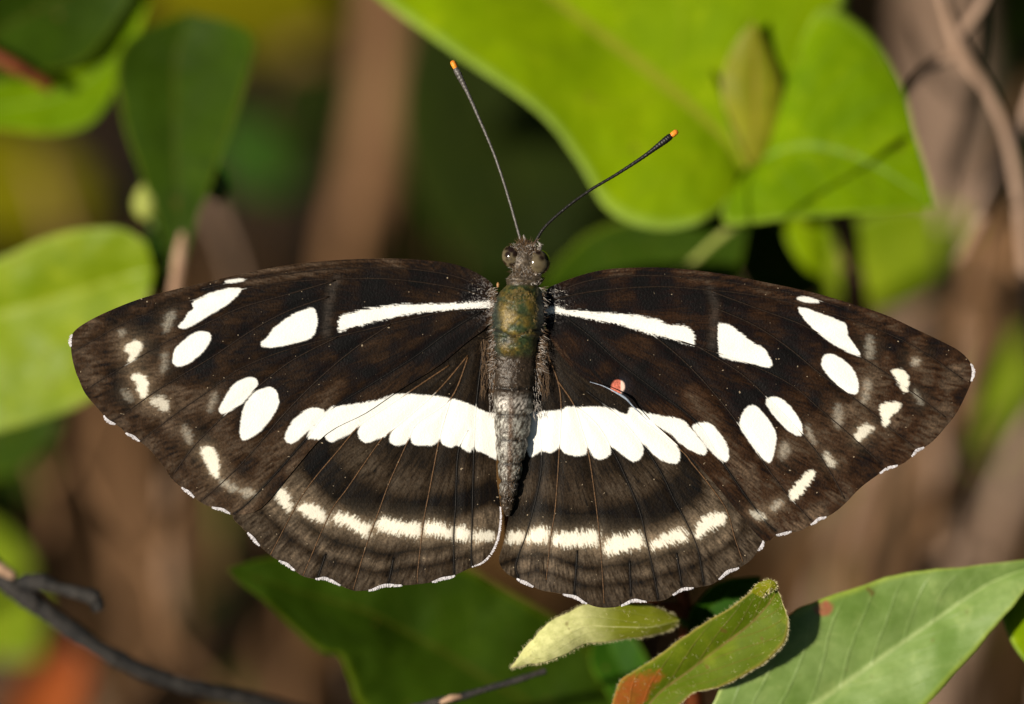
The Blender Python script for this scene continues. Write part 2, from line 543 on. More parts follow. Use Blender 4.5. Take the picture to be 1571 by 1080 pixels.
lone_stem('dry_stem', [(625, -420, 2100), (600, -100, 2200), (592, 120, 2300), (570, 280, 2400), (548, 420, 2500), (520, 640, 2700), (480, 900, 3000)],
          [36, 40, 44, 48, 52, 54, 56], M_tan, 'thick tan dry stem rising blurred behind the left forewing to the top edge', 'stem', tan_group, seed=1)
lone_stem('dry_stem', [(250, 330, 2000), (300, 400, 2100), (380, 560, 2300), (420, 760, 2600)], [12, 16, 20, 22], M_brown,
          'thin brown slanting stem between the upper left leaves and the left forewing', 'stem', tan_group, seed=2)
lone_stem('dry_stem', [(60, 250, 2200), (150, 520, 2300), (190, 700, 2350), (215, 860, 2450), (235, 1000, 2600), (255, 1150, 2800)],
          [10, 18, 26, 30, 32, 34], M_tan, 'upright tan dry stem below the left wing tip, above the dark forked twig', 'stem', tan_group, seed=3)
lone_stem('dry_stem', [(520, 760, 2000), (420, 880, 1900), (340, 980, 1800), (240, 1080, 1750), (140, 1200, 1800)],
          [42, 46, 50, 52, 52], M_tan, 'broad tan stem slanting down from the dark green leaf to the bottom left', 'stem', tan_group, seed=4)
lone_stem('dry_stem', [(330, 600, 2600), (330, 800, 2650), (335, 980, 2750), (345, 1120, 2900)], [24, 28, 30, 30], M_brown,
          'dull brown stem behind the lower edge of the left forewing', 'stem', tan_group, seed=5)
lone_stem('dry_stem', [(1530, 330, 1900), (1505, 480, 1950), (1490, 620, 2000), (1445, 760, 2100), (1395, 900, 2250), (1350, 1060, 2400)],
          [30, 34, 38, 42, 46, 48], M_tan, 'thick tan stem passing behind the right wing tip down to the glossy leaf', 'stem', tan_group, seed=6)
lone_stem('dry_stem', [(1610, 560, 1700), (1572, 690, 1750), (1535, 800, 1850), (1480, 940, 2000)], [20, 24, 26, 28], M_taupe,
          'narrow grey brown stem at the right edge beside the thick tan stem', 'stem', tan_group, seed=7)
lone_stem('dry_stem', [(1290, 700, 2400), (1280, 820, 2450), (1240, 940, 2550)], [26, 30, 32], M_brown,
          'brown stem seen below the right forewing margin', 'stem', tan_group, seed=8)
lone_stem('pale_trunk', [(1440, -300, 3000), (1450, 0, 3100), (1462, 200, 3200), (1450, 420, 3400), (1440, 640, 3600)],
          [54, 58, 62, 66, 70], M_taupe, 'pale grey brown trunk blurred behind the bare twigs at upper right', 'trunk', seed=9)
lone_stem('bare_twig_tangle', [(1425, -90, 520), (1452, 10, 520), (1478, 80, 520), (1522, 150, 530), (1556, 250, 550), (1576, 420, 600), (1600, 700, 800)],
          [9, 9, 14, 9, 10, 12, 14], M_taupe, 'bare grey brown twigs crossing at the upper right corner beside the lime leaf', 'twig',
          twigs=[([(1475, 80, 520), (1440, 95, 530), (1402, 130, 560), (1380, 190, 620)], [10, 8, 7, 5]),
                 ([(1466, 60, 525), (1500, 20, 510), (1540, -60, 500)], [9, 8, 7]),
                 ([(1592, 130, 560), (1560, 220, 570), (1530, 290, 600), (1470, 400, 700)], [12, 11, 9, 6])], seed=10)
lone_stem('dry_stem', [(1600, 60, 1500), (1570, 200, 1550), (1520, 300, 1600), (1450, 430, 1700), (1420, 560, 1850), (1400, 700, 2100)],
          [14, 14, 13, 14, 15, 16], M_brown, 'thin dark stem running down from the right edge to the right forewing', 'stem', tan_group, seed=11)
lone_stem('dry_stem', [(1640, 470, 1500), (1520, 455, 1600), (1440, 450, 1700), (1330, 470, 1900)], [22, 20, 18, 16], M_tan,
          'short reddish tan stem lying across above the right wing tip', 'stem', tan_group, seed=12)

# ------------------------------------------------------------------ upper right plant: opposite leaves and a bud
tr = thing('leafy_shoot', ground_hit(P(1145, 260, 900)), 'large lime green leaf pair with a closed bud, filling the top right behind the antennae', 'plant')
leafA, ptsA = leaf(tr, M_lime,
     [(1120, 300, 430), (1080, 340, 415), (1005, 352, 420), (932, 322, 430), (884, 245, 430), (822, 170, 430), (690, 78, 440), (575, -8, 470), (470, -110, 500)],
     [(1138, 262, 455), (1110, 215, 455), (1060, 165, 458), (1000, 115, 468), (930, 60, 485), (850, 0, 490), (750, -80, 500), (640, -150, 520), (500, -210, 540)],
     [(1185, 245, 462), (1285, 165, 458), (1300, 12, 462), (1290, -110, 480), (1130, -150, 510), (1000, -210, 510), (860, -250, 520), (720, -260, 530), (560, -250, 540)],
     (380, -250, 560), curve=0.05, seed=1, wave=5, ribmat=M_ribred, label='broad lime leaf reaching to the top left')
leafB, ptsB = leaf(tr, M_lime2,
     [(1118, 300, 425), (1112, 342, 412), (1190, 338, 395), (1270, 331, 390), (1340, 326, 392), (1400, 320, 400)],
     [(1146, 262, 465), (1190, 234, 430), (1240, 224, 415), (1300, 236, 408), (1355, 262, 402), (1405, 294, 402)],
     [(1185, 205, 450), (1215, 100, 440), (1258, 12, 430), (1328, 42, 425), (1380, 120, 420), (1408, 215, 410)],
     (1437, 316, 400), curve=0.03, seed=2, wave=4, ribmat=M_rib, label='lime leaf with its tip at the right')
M_budleaf = leaf_mat('bud_leaf', (0.17, 0.19, 0.003), (0.30, 0.30, 0.01), (0.4, 0.2, 0.05), (0.4, 0.34, 0.1), 0.2, 0.6, 0.2, 5, 0.3)
leaf(tr, M_budleaf, [(1140, 255, 445), (1120, 200, 440), (1108, 130, 435), (1125, 70, 435)],
     [(1150, 258, 440), (1158, 200, 430), (1160, 130, 427), (1158, 75, 428)],
     [(1165, 252, 445), (1192, 200, 440), (1200, 130, 435), (1180, 75, 435)], (1157, 32, 420), curve=0.1, seed=3, name='bud', rib=False, wave=2)
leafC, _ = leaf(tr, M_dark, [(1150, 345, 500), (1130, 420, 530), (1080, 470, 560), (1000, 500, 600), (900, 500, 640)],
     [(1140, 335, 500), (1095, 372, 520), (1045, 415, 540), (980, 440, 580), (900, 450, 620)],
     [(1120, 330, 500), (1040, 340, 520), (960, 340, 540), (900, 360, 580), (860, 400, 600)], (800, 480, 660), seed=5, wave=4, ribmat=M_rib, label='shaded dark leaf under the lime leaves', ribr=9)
leaf(tr, M_dark, [(1140, 330, 600), (1180, 335, 620), (1230, 380, 640)], [(1140, 350, 600), (1180, 390, 620), (1220, 420, 640)],
     [(1130, 400, 600), (1160, 460, 620), (1210, 470, 640)], (1270, 440, 670), seed=6, wave=4)
leaf(tr, M_lime, [(1200, 330, 560), (1205, 360, 580), (1225, 400, 600)], [(1225, 325, 560), (1235, 360, 570), (1245, 400, 590)],
     [(1260, 325, 560), (1272, 360, 580), (1270, 400, 600)], (1262, 435, 620), seed=7, wave=3, label='small lime leaf')
stem(tr, [(1148, 250, 455), (1165, 320, 700), (1240, 400, 950), (1290, 540, 1250), (1300, 700, 1700)], [7, 9, 12, 16, 20], M_greenstem, 'stem', ground=True, seed=3)

bs = thing('woody_stem', ground_hit(P(1310, 600, 1500)), 'knobbly brown stem below the tip of the lime leaf, above the right forewing', 'stem')
stem(bs, [(1290, 250, 680), (1298, 340, 690), (1305, 400, 700), (1312, 470, 740), (1318, 600, 1300)], [15, 17, 18, 20, 24], M_redbrown, 'stalk', seed=14, ground=True, bumps=0.14)

# finer twigs and small leaves deeper in the thicket
tan2 = 'thin twigs deep in the blur'
rt = np.random.default_rng(19)
spec = [(1500, -60, 1440, 420, 900, 'thin pale twig slanting down past the right tip of the lime leaf'), (1600, 250, 1490, 660, 850, 'thin pale twig crossing the right edge level with the lime leaf tip'),
        (1600, 120, 1390, 560, 1100, 'thin twig running down left from the right edge behind the wing tip'), (1350, 560, 1310, 1000, 1300, 'thin twig below the middle of the right forewing'),
        (1590, 600, 1440, 900, 1000, 'thin twig rising from the glossy leaf to the right edge'), (10, 560, 130, 1000, 1200, 'thin twig between the left leaf and the forked twig'),
        (300, 250, 420, 520, 1300, 'thin twig slanting behind the top of the left forewing'), (120, 720, 330, 1060, 1100, 'thin pinkish twig slanting behind the forked twig')]
for k, (xa, ya, xb, yb, d, lab) in enumerate(spec):
    pts = [(xa + (xb - xa) * t + rt.normal() * 12, ya + (yb - ya) * t, d + 300 * t) for t in np.linspace(0, 1, 5)]
    sx = xa + (xb - xa) * .45; sy = ya + (yb - ya) * .45; q = rt.choice([-1, 1])
    lone_stem('thin_twig', pts, [6, 8, 8, 9, 10], M_taupe if k % 2 == 0 else M_tan, lab, 'twig', tan2,
              twigs=[([(sx, sy, d + 135), (sx + q * 40, sy - 45, d + 100), (sx + q * 70, sy - 120, d + 60)], [6, 5, 3])], seed=40 + k)

# a big leaf with shade in its colour and yellow-green blurred leaves further back
def back_leaf(px, py, d, ang, length, width, mat, label, seed, tilt=0.0, group=None, cup=0.0):
    """a whole blurred leaf on its own thin stalk; ang in picture degrees from +x, counter clockwise"""
    a = math.radians(ang); ux, uy = math.cos(a), -math.sin(a); vx, vy = -uy, ux
    prof = [(0.0, .06), (.12, .55), (.3, .92), (.5, 1.0), (.7, .82), (.87, .45)]
    Ls, Ms, Rs = [], [], []
    for t, w in prof:
        x = px + ux * length * t; y = py + uy * length * t; z = d + tilt * length * t
        Ms.append((x, y, z + cup))
        Ls.append((x + vx * width * w * .5, y + vy * width * w * .5, z))
        Rs.append((x - vx * width * w * .5, y - vy * width * w * .5, z))
    base = P(px, py, d)
    t = thing('leafy_sprig', ground_hit(base), label, 'plant', group)
    leaf(t, mat, Ls, Ms, Rs, (px + ux * length, py + uy * length, d + tilt * length), curve=0.04, seed=seed, wave=5)
    stem(t, [(px, py, d), (px - ux * 40, py - uy * 40 + 30, d + 120), (px - ux * 60, py - uy * 60 + 160, d + 400)], [5, 7, 9], M_brown, 'stem', 7, 0.05, seed, True)
    return t
bl_group = 'blurred leaves on thin stalks behind the butterfly'
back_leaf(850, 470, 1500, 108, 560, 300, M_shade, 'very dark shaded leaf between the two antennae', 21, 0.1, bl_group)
back_leaf(1250, 440, 1300, 22, 270, 170, M_yellow, 'yellow green blurred leaf right of the knobbly brown stem', 22, 0.1, bl_group)
back_leaf(200, -40, 2300, -10, 330, 200, M_olive, 'yellow green blurred leaf at the top edge left of the thick tan stem', 23, 0.1, bl_group)
back_leaf(170, 320, 2300, 165, 420, 170, M_olive, 'olive blurred leaf at the left edge above the pale lime leaf', 24, 0.1, bl_group)
back_leaf(-140, 790, 1300, -48, 300, 190, M_yellow, 'lime blurred leaf at the left edge under the dark forked twig', 25, 0.1, bl_group)
back_leaf(1665, 830, 150, -97, 240, 230, M_lime, 'bright lime leaf at the right edge behind the tip of the glossy leaf', 26, 0.0, bl_group)
back_leaf(450, 280, 2600, 80, 330, 130, M_shade, 'dim green leaf left of the thick tan stem', 27, 0.2, bl_group)
back_leaf(1530, 760, 1900, 80, 260, 110, M_yellow, 'small yellow green leaf between the stems at the right edge', 28, 0.2, bl_group)

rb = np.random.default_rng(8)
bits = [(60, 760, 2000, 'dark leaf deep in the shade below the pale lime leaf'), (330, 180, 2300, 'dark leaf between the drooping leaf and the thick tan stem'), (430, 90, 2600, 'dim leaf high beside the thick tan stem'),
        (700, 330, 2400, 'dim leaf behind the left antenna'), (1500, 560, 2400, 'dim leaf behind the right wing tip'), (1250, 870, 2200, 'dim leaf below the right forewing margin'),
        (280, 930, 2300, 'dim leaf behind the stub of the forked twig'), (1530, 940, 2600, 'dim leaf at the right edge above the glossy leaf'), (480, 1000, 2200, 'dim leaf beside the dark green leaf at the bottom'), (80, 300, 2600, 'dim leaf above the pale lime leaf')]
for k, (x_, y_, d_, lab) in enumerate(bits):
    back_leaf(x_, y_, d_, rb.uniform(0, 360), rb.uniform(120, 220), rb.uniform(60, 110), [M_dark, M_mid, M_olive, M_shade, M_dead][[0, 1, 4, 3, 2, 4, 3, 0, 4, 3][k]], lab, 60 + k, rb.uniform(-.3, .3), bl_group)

# ------------------------------------------------------------------ upper left plant
tl = thing('leafy_shoot', ground_hit(P(270, 420, 900)), 'green shoot at upper left with drooping dark leaf and pale buds', 'plant')
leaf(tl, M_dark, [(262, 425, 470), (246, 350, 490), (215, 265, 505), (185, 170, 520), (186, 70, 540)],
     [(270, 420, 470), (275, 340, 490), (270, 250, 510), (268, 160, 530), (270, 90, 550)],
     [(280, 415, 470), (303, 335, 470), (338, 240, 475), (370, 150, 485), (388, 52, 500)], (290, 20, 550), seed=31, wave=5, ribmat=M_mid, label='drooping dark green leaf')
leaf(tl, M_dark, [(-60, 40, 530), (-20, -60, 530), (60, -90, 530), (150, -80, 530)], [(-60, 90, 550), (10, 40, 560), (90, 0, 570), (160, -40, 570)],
     [(-50, 125, 530), (40, 115, 540), (130, 95, 550), (190, 20, 550)], (235, -60, 530), seed=32, wave=4, label='upper half of the folded leaf, darkened as in shade')  # shaded half of the folded leaf, its shade put into a darker material
leaf(tl, M_lime2, [(-60, 150, 570), (0, 125, 570), (70, 105, 570), (150, 60, 570), (200, -10, 570)],
     [(-60, 180, 580), (0, 165, 580), (80, 150, 580), (155, 105, 580), (205, 30, 580)],
     [(-60, 200, 570), (0, 198, 570), (90, 204, 570), (150, 180, 570), (192, 100, 575)], (245, -40, 570), seed=33, wave=4, label='bright green leaf edge catching the sun')
def bud(parent, px, py, d, r, mat, seed):
    c = P(px, py, d)
    pts = [c - UP * r * 1.2 * S, c - UP * r * .7 * S, c, c + UP * r * .8 * S, c + UP * r * 1.4 * S]
    q = catmull(np.array(pts), 4)
    rad = np.interp(np.linspace(0, 1, len(q)), [0, .25, .5, .75, 1], [.35, .85, 1, .7, .08]) * r * S
    V, F, U = tube(q, rad, 12, 0.02, seed)
    return mesh_obj('bud', V, F, mat, parent, uv=U)
bud(tl, 226, 310, 520, 24, M_rib, 1)
bud(tl, 335, 284, 520, 22, M_greenstem, 2)
stem(tl, [(330, 285, 545), (305, 300, 530), (287, 345, 500), (272, 425, 480), (268, 520, 600), (262, 700, 1100)], [6, 8, 10, 11, 12, 14], M_twigtan, 'stem', seed=9, ground=True)
stem(tl, [(226, 320, 540), (245, 370, 530), (272, 425, 490)], [5, 6, 8], M_greenstem, 'side_shoot', seed=10)
stem(tl, [(-60, 60, 540), (20, 100, 530), (80, 135, 540)], [12, 11, 9], M_redstem, 'side_shoot', seed=11)

ml = thing('leafy_shoot', ground_hit(P(240, 430, 900)), 'pale lime leaf at the left edge behind the left wing tip', 'plant')
leaf(ml, M_yellow, [(228, 440, 470), (212, 520, 470), (150, 605, 480), (60, 645, 490), (-40, 668, 510), (-140, 640, 530)],
     [(238, 415, 480), (190, 425, 490), (110, 450, 500), (20, 475, 520), (-70, 495, 540), (-160, 520, 560)],
     [(225, 372, 470), (180, 350, 470), (85, 360, 480), (-10, 400, 500), (-90, 430, 530), (-170, 470, 550)], (-230, 545, 570), seed=35, wave=5, ribmat=M_rib, label='pale lime leaf with light midrib', curve=0.05)
leaf(ml, M_dark, [(120, 600, 760), (60, 700, 780), (-40, 740, 800)], [(130, 570, 760), (50, 640, 780), (-40, 680, 800)], [(100, 550, 760), (30, 590, 780), (-40, 620, 800)], (-130, 700, 820), seed=36, label='dark leaf underneath')
leaf(ml, M_mid, [(235, 450, 700), (225, 400, 710), (235, 350, 720)], [(250, 455, 700), (250, 400, 710), (252, 350, 720)], [(270, 450, 700), (280, 400, 710), (275, 360, 720)], (258, 300, 740), seed=37)
stem(ml, [(238, 415, 650), (262, 450, 720), (300, 560, 900), (330, 700, 1300)], [5, 7, 9, 12], M_greenstem, 'stem', seed=12, ground=True)

rl = thing('fallen_leaf', P(90, 1040, 1500), 'rusty red dead leaf at the bottom left under the dark twig', 'dead leaf')
leaf(rl, M_rust, [(0, 1130, 1500), (10, 1080, 1500), (50, 1030, 1500), (90, 990, 1500)], [(40, 1150, 1520), (65, 1090, 1520), (90, 1040, 1520), (110, 1000, 1520)],
     [(90, 1150, 1500), (118, 1090, 1500), (135, 1040, 1500), (132, 1000, 1500)], (125, 965, 1490), seed=38, wave=6)

# ------------------------------------------------------------------ dead leaves on the soil
LIT_MATS = [M_dead, plain_mat('brown_litter', (0.04, 0.02, 0.006), (0.10, 0.055, 0.02), 80), plain_mat('pale_litter', (0.14, 0.085, 0.045), (0.28, 0.19, 0.12), 80), M_dark]
def litter_mesh(seed, mat, n=6):
    r = np.random.default_rng(seed)
    ln = 0.04 + 0.03 * r.random(); wd = ln * (0.35 + 0.2 * r.random())
    V = []; F = []
    us = np.linspace(0, 1, n); curl = r.uniform(-0.25, 0.35); fold = r.uniform(0.05, 0.35)
    for u in us:
        w = wd * math.sin(math.pi * (0.04 + 0.93 * u)) ** 0.8 * .5
        for t in (-1, -.5, 0, .5, 1):
            V.append((ln * (u - .5), w * t, abs(t) * w * fold + curl * ln * (u - .5) ** 2 * 2 + r.normal() * 0.0008))
    for i in range(n - 1):
        for j in range(4):
            a = i * 5 + j
            F.append((a, a + 5, a + 6, a + 1))
    me = bpy.data.meshes.new('dead_leaf'); me.from_pydata(V, [], F); me.materials.append(mat)
    l = me.uv_layers.new(name='UVMap')
    for lp in me.loops:
        vi = lp.vertex_index
        l.data[lp.index].uv = ((vi // 5) / (n - 1), (vi % 5) / 4)
    me.polygons.foreach_set('use_smooth', np.ones(len(me.polygons), bool))
    return me
lits = [litter_mesh(s, LIT_MATS[[0, 1, 2, 1, 0, 1, 3, 1][s]]) for s in range(8)]
def litter():
    # one carpet of fallen leaves, joined: nobody could count it
    r = np.random.default_rng(5)
    V = []; F = []; MI = []; UVs = []
    for k in range(900):
        me = lits[r.integers(0, 8)]
        mi = LIT_MATS.index(me.materials[0])
        x = r.normal() * 0.22; y = 0.18 + r.normal() * 0.22
        a, b, c = r.uniform(0, 6.28), r.normal() * .3, r.normal() * .3
        from mathutils import Euler
        R = np.array(Euler((b, c, a)).to_matrix())
        vv = np.array([v.co for v in me.vertices]) @ R.T + np.array([x, y, r.uniform(0.0, 0.016)])
        o = len(V) * 30
        V.append(vv); UVs.append(np.array([((i // 5) / 5, (i % 5) / 4) for i in range(30)]))
        for p in me.polygons:
            F.append([o + q for q in p.vertices]); MI.append(mi)
    o = mesh_obj('leaf_litter', np.concatenate(V), np.array(F), LIT_MATS, None, uv=np.concatenate(UVs), face_mat=MI)
    tag(o, 'brown and tan fallen leaves covering the soil far behind the butterfly', 'leaf litter', kind='stuff')
litter()

def surroundings():
    # foliage added out of view all round, to block sky fill
    r = np.random.default_rng(77)
    mats = [M_dark, M_mid, M_lime]
    V = []; F = []; MI = []; U = []
    prof = [(0, .05), (.25, .8), (.55, 1), (.8, .6), (1, .03)]
    cl = []
    while len(cl) < 150:
        a = r.uniform(0, 2 * math.pi); R = r.uniform(0.34, 0.95); z = r.uniform(0.02, 0.85)
        cl.append(np.array([R * math.cos(a), 0.10 + R * math.sin(a), z]))
    n = 0
    for c in cl:
        for q in range(52):
            p = c + r.normal(size=3) * 0.06
            rel = p - BFLY
            ds = np.linalg.norm(rel - SUN * rel.dot(SUN)) if rel.dot(SUN) > 0 else 9
            dc = np.linalg.norm(rel - BACK * rel.dot(BACK))
            t = rel.dot(BACK)
            if ds < 0.15 or p[2] < 0.02: continue
            if t > 0 and dc < 0.11: continue
            if t <= 0 and (abs(rel[0]) < 0.075 - t * .12 and abs(rel.dot(UP)) < 0.07 - t * .1): continue
            d = r.normal(size=3); d[2] -= .3; d /= np.linalg.norm(d)
            s_ = np.cross(d, r.normal(size=3)); s_ /= np.linalg.norm(s_); nrm = np.cross(d, s_)
            ln = r.uniform(.03, .06); wd = ln * .26
            o = n * 15
            for (u, w) in prof:
                for k in (-1, 0, 1):
                    V.append(p + d * ln * u + s_ * wd * w * k + nrm * (abs(k) * .004 - .012 * u * u)); U.append((u, (k + 1) / 2))
            mi = int(r.choice([0, 1, 2], p=[.5, .35, .15]))
            for i in range(4):
                for j in range(2):
                    b = o + i * 3 + j
                    F.append((b, b + 3, b + 4, b + 1)); MI.append(mi)
            n += 1
    o = mesh_obj('sky_blocking_foliage', np.array(V), np.array(F), mats, None, uv=np.array(U), face_mat=MI)
    tag(o, 'green foliage added outside the picture to block sky light', 'foliage', kind='stuff')
surroundings()

# ------------------------------------------------------------------ the perch sprig and its leaves
sp = thing('leafy_shoot', ground_hit(P(1060, 1000, 300)), 'hairy young shoot under the right hindwing with a curled pale leaf and a reddish stem', 'plant')
leaf(sp, M_dark, [(880, 1130, 420), (760, 1160, 400), (640, 1150, 380), (552, 1082, 350), (536, 1040, 340), (520, 1006, 335), (490, 998, 330), (452, 966, 325), (405, 921, 315), (370, 895, 310)],
     [(930, 1130, 440), (850, 1098, 430), (758, 1047, 410), (700, 1012, 400), (663, 990, 390), (620, 968, 380), (567, 940, 365), (510, 922, 350), (450, 905, 330), (400, 888, 320)],
     [(1000, 1110, 440), (935, 1060, 430), (905, 990, 420), (850, 945, 400), (780, 906, 390), (724, 874, 380), (640, 850, 370), (560, 840, 350), (470, 845, 330), (400, 858, 315)],
     (347, 872, 305), seed=41, wave=6, ribmat=M_redstem, curve=0.03, label='large dark green leaf below the left hindwing', ribr=3, nu=6)
leaf(sp, M_mid, [(960, 1100, 330), (930, 1060, 330), (905, 1010, 330)], [(985, 1100, 340), (960, 1040, 340), (935, 990, 340)], [(1010, 1090, 330), (1000, 1030, 330), (975, 980, 330)], (930, 930, 340), seed=42, wave=3)
leaf(sp, M_glossy, [(1085, 1100, 100), (1130, 1010, 90), (1205, 946, 90), (1242, 925, 95), (1306, 903, 100), (1364, 885, 105), (1428, 875, 110), (1500, 868, 115)],
     [(1100, 1160, 120), (1175, 1120, 120), (1253, 1078, 122), (1315, 1035, 125), (1375, 993, 128), (1430, 955, 130), (1482, 918, 132), (1540, 885, 135)],
     [(1140, 1200, 100), (1240, 1190, 100), (1350, 1150, 100), (1428, 1073, 100), (1480, 1015, 100), (1520, 970, 102), (1560, 925, 105), (1590, 885, 115)],
     (1650, 850, 120), seed=43, wave=5, ribmat=M_rib, curve=0.05, label='large glossy light green leaf at the bottom right', nu=8)
pale, pp = leaf(sp, M_pale, [(1040, 946, 90), (1000, 929, 78), (950, 923, 66), (898, 928, 54), (846, 954, 42), (808, 992, 36)],
     [(1043, 951, 84), (1000, 962, 63), (945, 962, 48), (893, 962, 37), (845, 985, 31), (812, 1006, 28)],
     [(1044, 957, 90), (1003, 974, 78), (952, 981, 63), (899, 989, 51), (846, 1014, 39), (814, 1019, 33)],
     (783, 1025, 27), seed=44, wave=2, ribmat=M_fuzz, curve=0.06, label='pale yellow green young leaf with a pointed tip', thick=3)
fuzz(pale, pp[0], pp[1], M_fuzz, 900, 4.5, 1, edge_bias=0.7, radius=.22)
hl, hp = leaf(sp, M_hairy, [(936, 1090, 66), (952, 1046, 60), (1005, 1009, 57), (1057, 972, 54), (1110, 937, 48), (1145, 914, 42), (1168, 897, 33)],
     [(975, 1110, 81), (1010, 1065, 78), (1056, 1030, 76), (1105, 992, 72), (1145, 962, 63), (1172, 935, 54), (1187, 915, 39)],
     [(1010, 1110, 66), (1060, 1066, 63), (1110, 1051, 60), (1170, 1019, 54), (1198, 990, 48), (1209, 962, 39), (1203, 932, 31)],
     (1190, 900, 27), seed=45, wave=3, ribmat=M_redstem, curve=0.06, label='downy green leaf with a rusty patch at its base', thick=3)
fuzz(hl, hp[0], hp[1], M_fuzz, 1100, 4, 2, edge_bias=0.6, radius=.22)
cu, cp = leaf(sp, M_budleaf, [(1152, 909, 40), (1160, 897, 27), (1175, 889, 18), (1188, 892, 13), (1191, 902, 15)],
     [(1160, 913, 39), (1168, 902, 25), (1178, 896, 15), (1184, 898, 12), (1185, 904, 15)],
     [(1170, 918, 38), (1175, 908, 25), (1180, 903, 15), (1181, 903, 12), (1180, 907, 15)], (1178, 910, 21), seed=46, wave=0.5, name='leaf_curl', rib=False, thick=3, nu=6, nv=5)
fuzz(cu, cp[0], cp[1], M_fuzz, 160, 4, 4)
leaf(sp, M_mid, [(1056, 970, 150), (1062, 935, 150), (1085, 905, 150), (1120, 889, 150)], [(1064, 970, 160), (1085, 938, 160), (1112, 915, 160), (1140, 898, 158)],
     [(1080, 965, 150), (1110, 945, 150), (1140, 920, 150), (1160, 900, 150)], (1168, 886, 150), seed=47, wave=2, label='small shaded leaf behind the downy leaf')
stem(sp, [(792, 540, 75), (788, 640, 85), (786, 720, 90), (783, 800, 98), (800, 850, 120), (870, 900, 140), (960, 925, 150), (1030, 935, 160), (1052, 955, 170), (1060, 1010, 200), (1070, 1120, 330)],
     [7, 9, 10, 11, 12, 12, 12, 13, 14, 15, 17], M_redstem, 'stem', seed=15, ground=True, n=6, bumps=0.08)
stem(sp, [(1055, 965, 170), (1052, 930, 165), (1046, 900, 160), (1040, 860, 165)], [11, 12, 9, 5], M_redstem, 'side_shoot', seed=16)
stem(sp, [(1044, 952, 148), (1052, 958, 160)], [5, 7], M_greenstem, 'petiole', seed=17)
stem(sp, [(975, 1108, 135), (1020, 1130, 200), (1068, 1130, 320)], [6, 7, 9], M_redstem, 'petiole', seed=18)
stem(sp, [(930, 1130, 440), (1000, 1140, 420), (1075, 1150, 370)], [6, 7, 9], M_redstem, 'petiole', seed=19)
stem(sp, [(1100, 1160, 350), (1085, 1170, 360), (1075, 1170, 380)], [7, 8, 9], M_greenstem, 'petiole', seed=20)

# ------------------------------------------------------------------ twigs in front
tw = thing('forked_twig', ground_hit(P(-40, 860, 400)), 'dark forked twig crossing the bottom left corner, one stub broken off', 'twig')
stem(tw, [(600, 1130, 420), (440, 1086, 340), (330, 1062, 300), (250, 1041, 280), (180, 1010, 265), (110, 966, 255), (60, 930, 250), (18, 900, 250), (-30, 850, 280), (-120, 780, 380)],
     [9, 11.5, 12.5, 13, 14, 15, 16.5, 17, 16, 15], M_twig, 'branch', seed=21, ground=True, bumps=0.12, n=10)
stem(tw, [(28, 896, 250), (60, 893, 240), (95, 903, 230), (128, 912, 222), (146, 918, 220), (154, 936, 222)], [14, 13, 11, 11, 14, 9], M_twig, 'stub', seed=22, bumps=0.12)
stem(tw, [(-25, 868, 240), (0, 872, 236), (22, 884, 238)], [8, 10, 7], M_twigtan, 'bare_patch', seed=23, label='pinkish patch of stripped bark')
tw2 = thing('thin_twig', ground_hit(P(560, 1100, 300)), 'thin dark twig tip lying over the dark green leaf at the bottom centre', 'twig')
stem(tw2, [(838, 1029, 130), (815, 1036, 130), (780, 1047, 132), (745, 1057, 136), (700, 1071, 142), (640, 1085, 155), (560, 1110, 200)], [5, 4.5, 5.5, 5, 6, 6.5, 8], M_twig, 'branch', seed=24, ground=True, bumps=0.15)
stem(tw2, [(708, 1068, 137), (692, 1071, 134), (676, 1078, 138)], [3, 5.5, 3], M_twigtan, 'bare_patch', seed=25, label='pale broken scar on the twig')

# ------------------------------------------------------------------ the butterfly
bf = thing('butterfly', P(790, 560, 60), 'dark brown butterfly with white spots and bands, wings spread flat', 'butterfly')
M_wing = tinted_mat('wing_scales', 0.55, 0.10, 0.35, 0.5, 6500.0, 0.0)
M_veincol = tinted_mat('vein_scales', 0.55, 0.2, 0.5, 0.5, 6500.0, 0.0)
M_under = plain_mat('wing_underside', (0.16, 0.09, 0.04), (0.3, 0.2, 0.1), 600, 0.7, 0.2)
M_vein = plain_mat('wing_vein', (0.03, 0.016, 0.008), (0.12, 0.06, 0.028), 2500, 0.5, 0.4)
M_veind = plain_mat('dark_wing_vein', (0.006, 0.004, 0.003), (0.03, 0.02, 0.013), 2500, 0.5, 0.4)
M_fringe = plain_mat('white_fringe', (0.45, 0.43, 0.46), (0.85, 0.82, 0.86), 6000, 0.7, 0.2)
M_blue = plain_mat('pale_blue_fold', (0.14, 0.19, 0.28), (0.5, 0.56, 0.66), 3000, 0.4, 0.5)

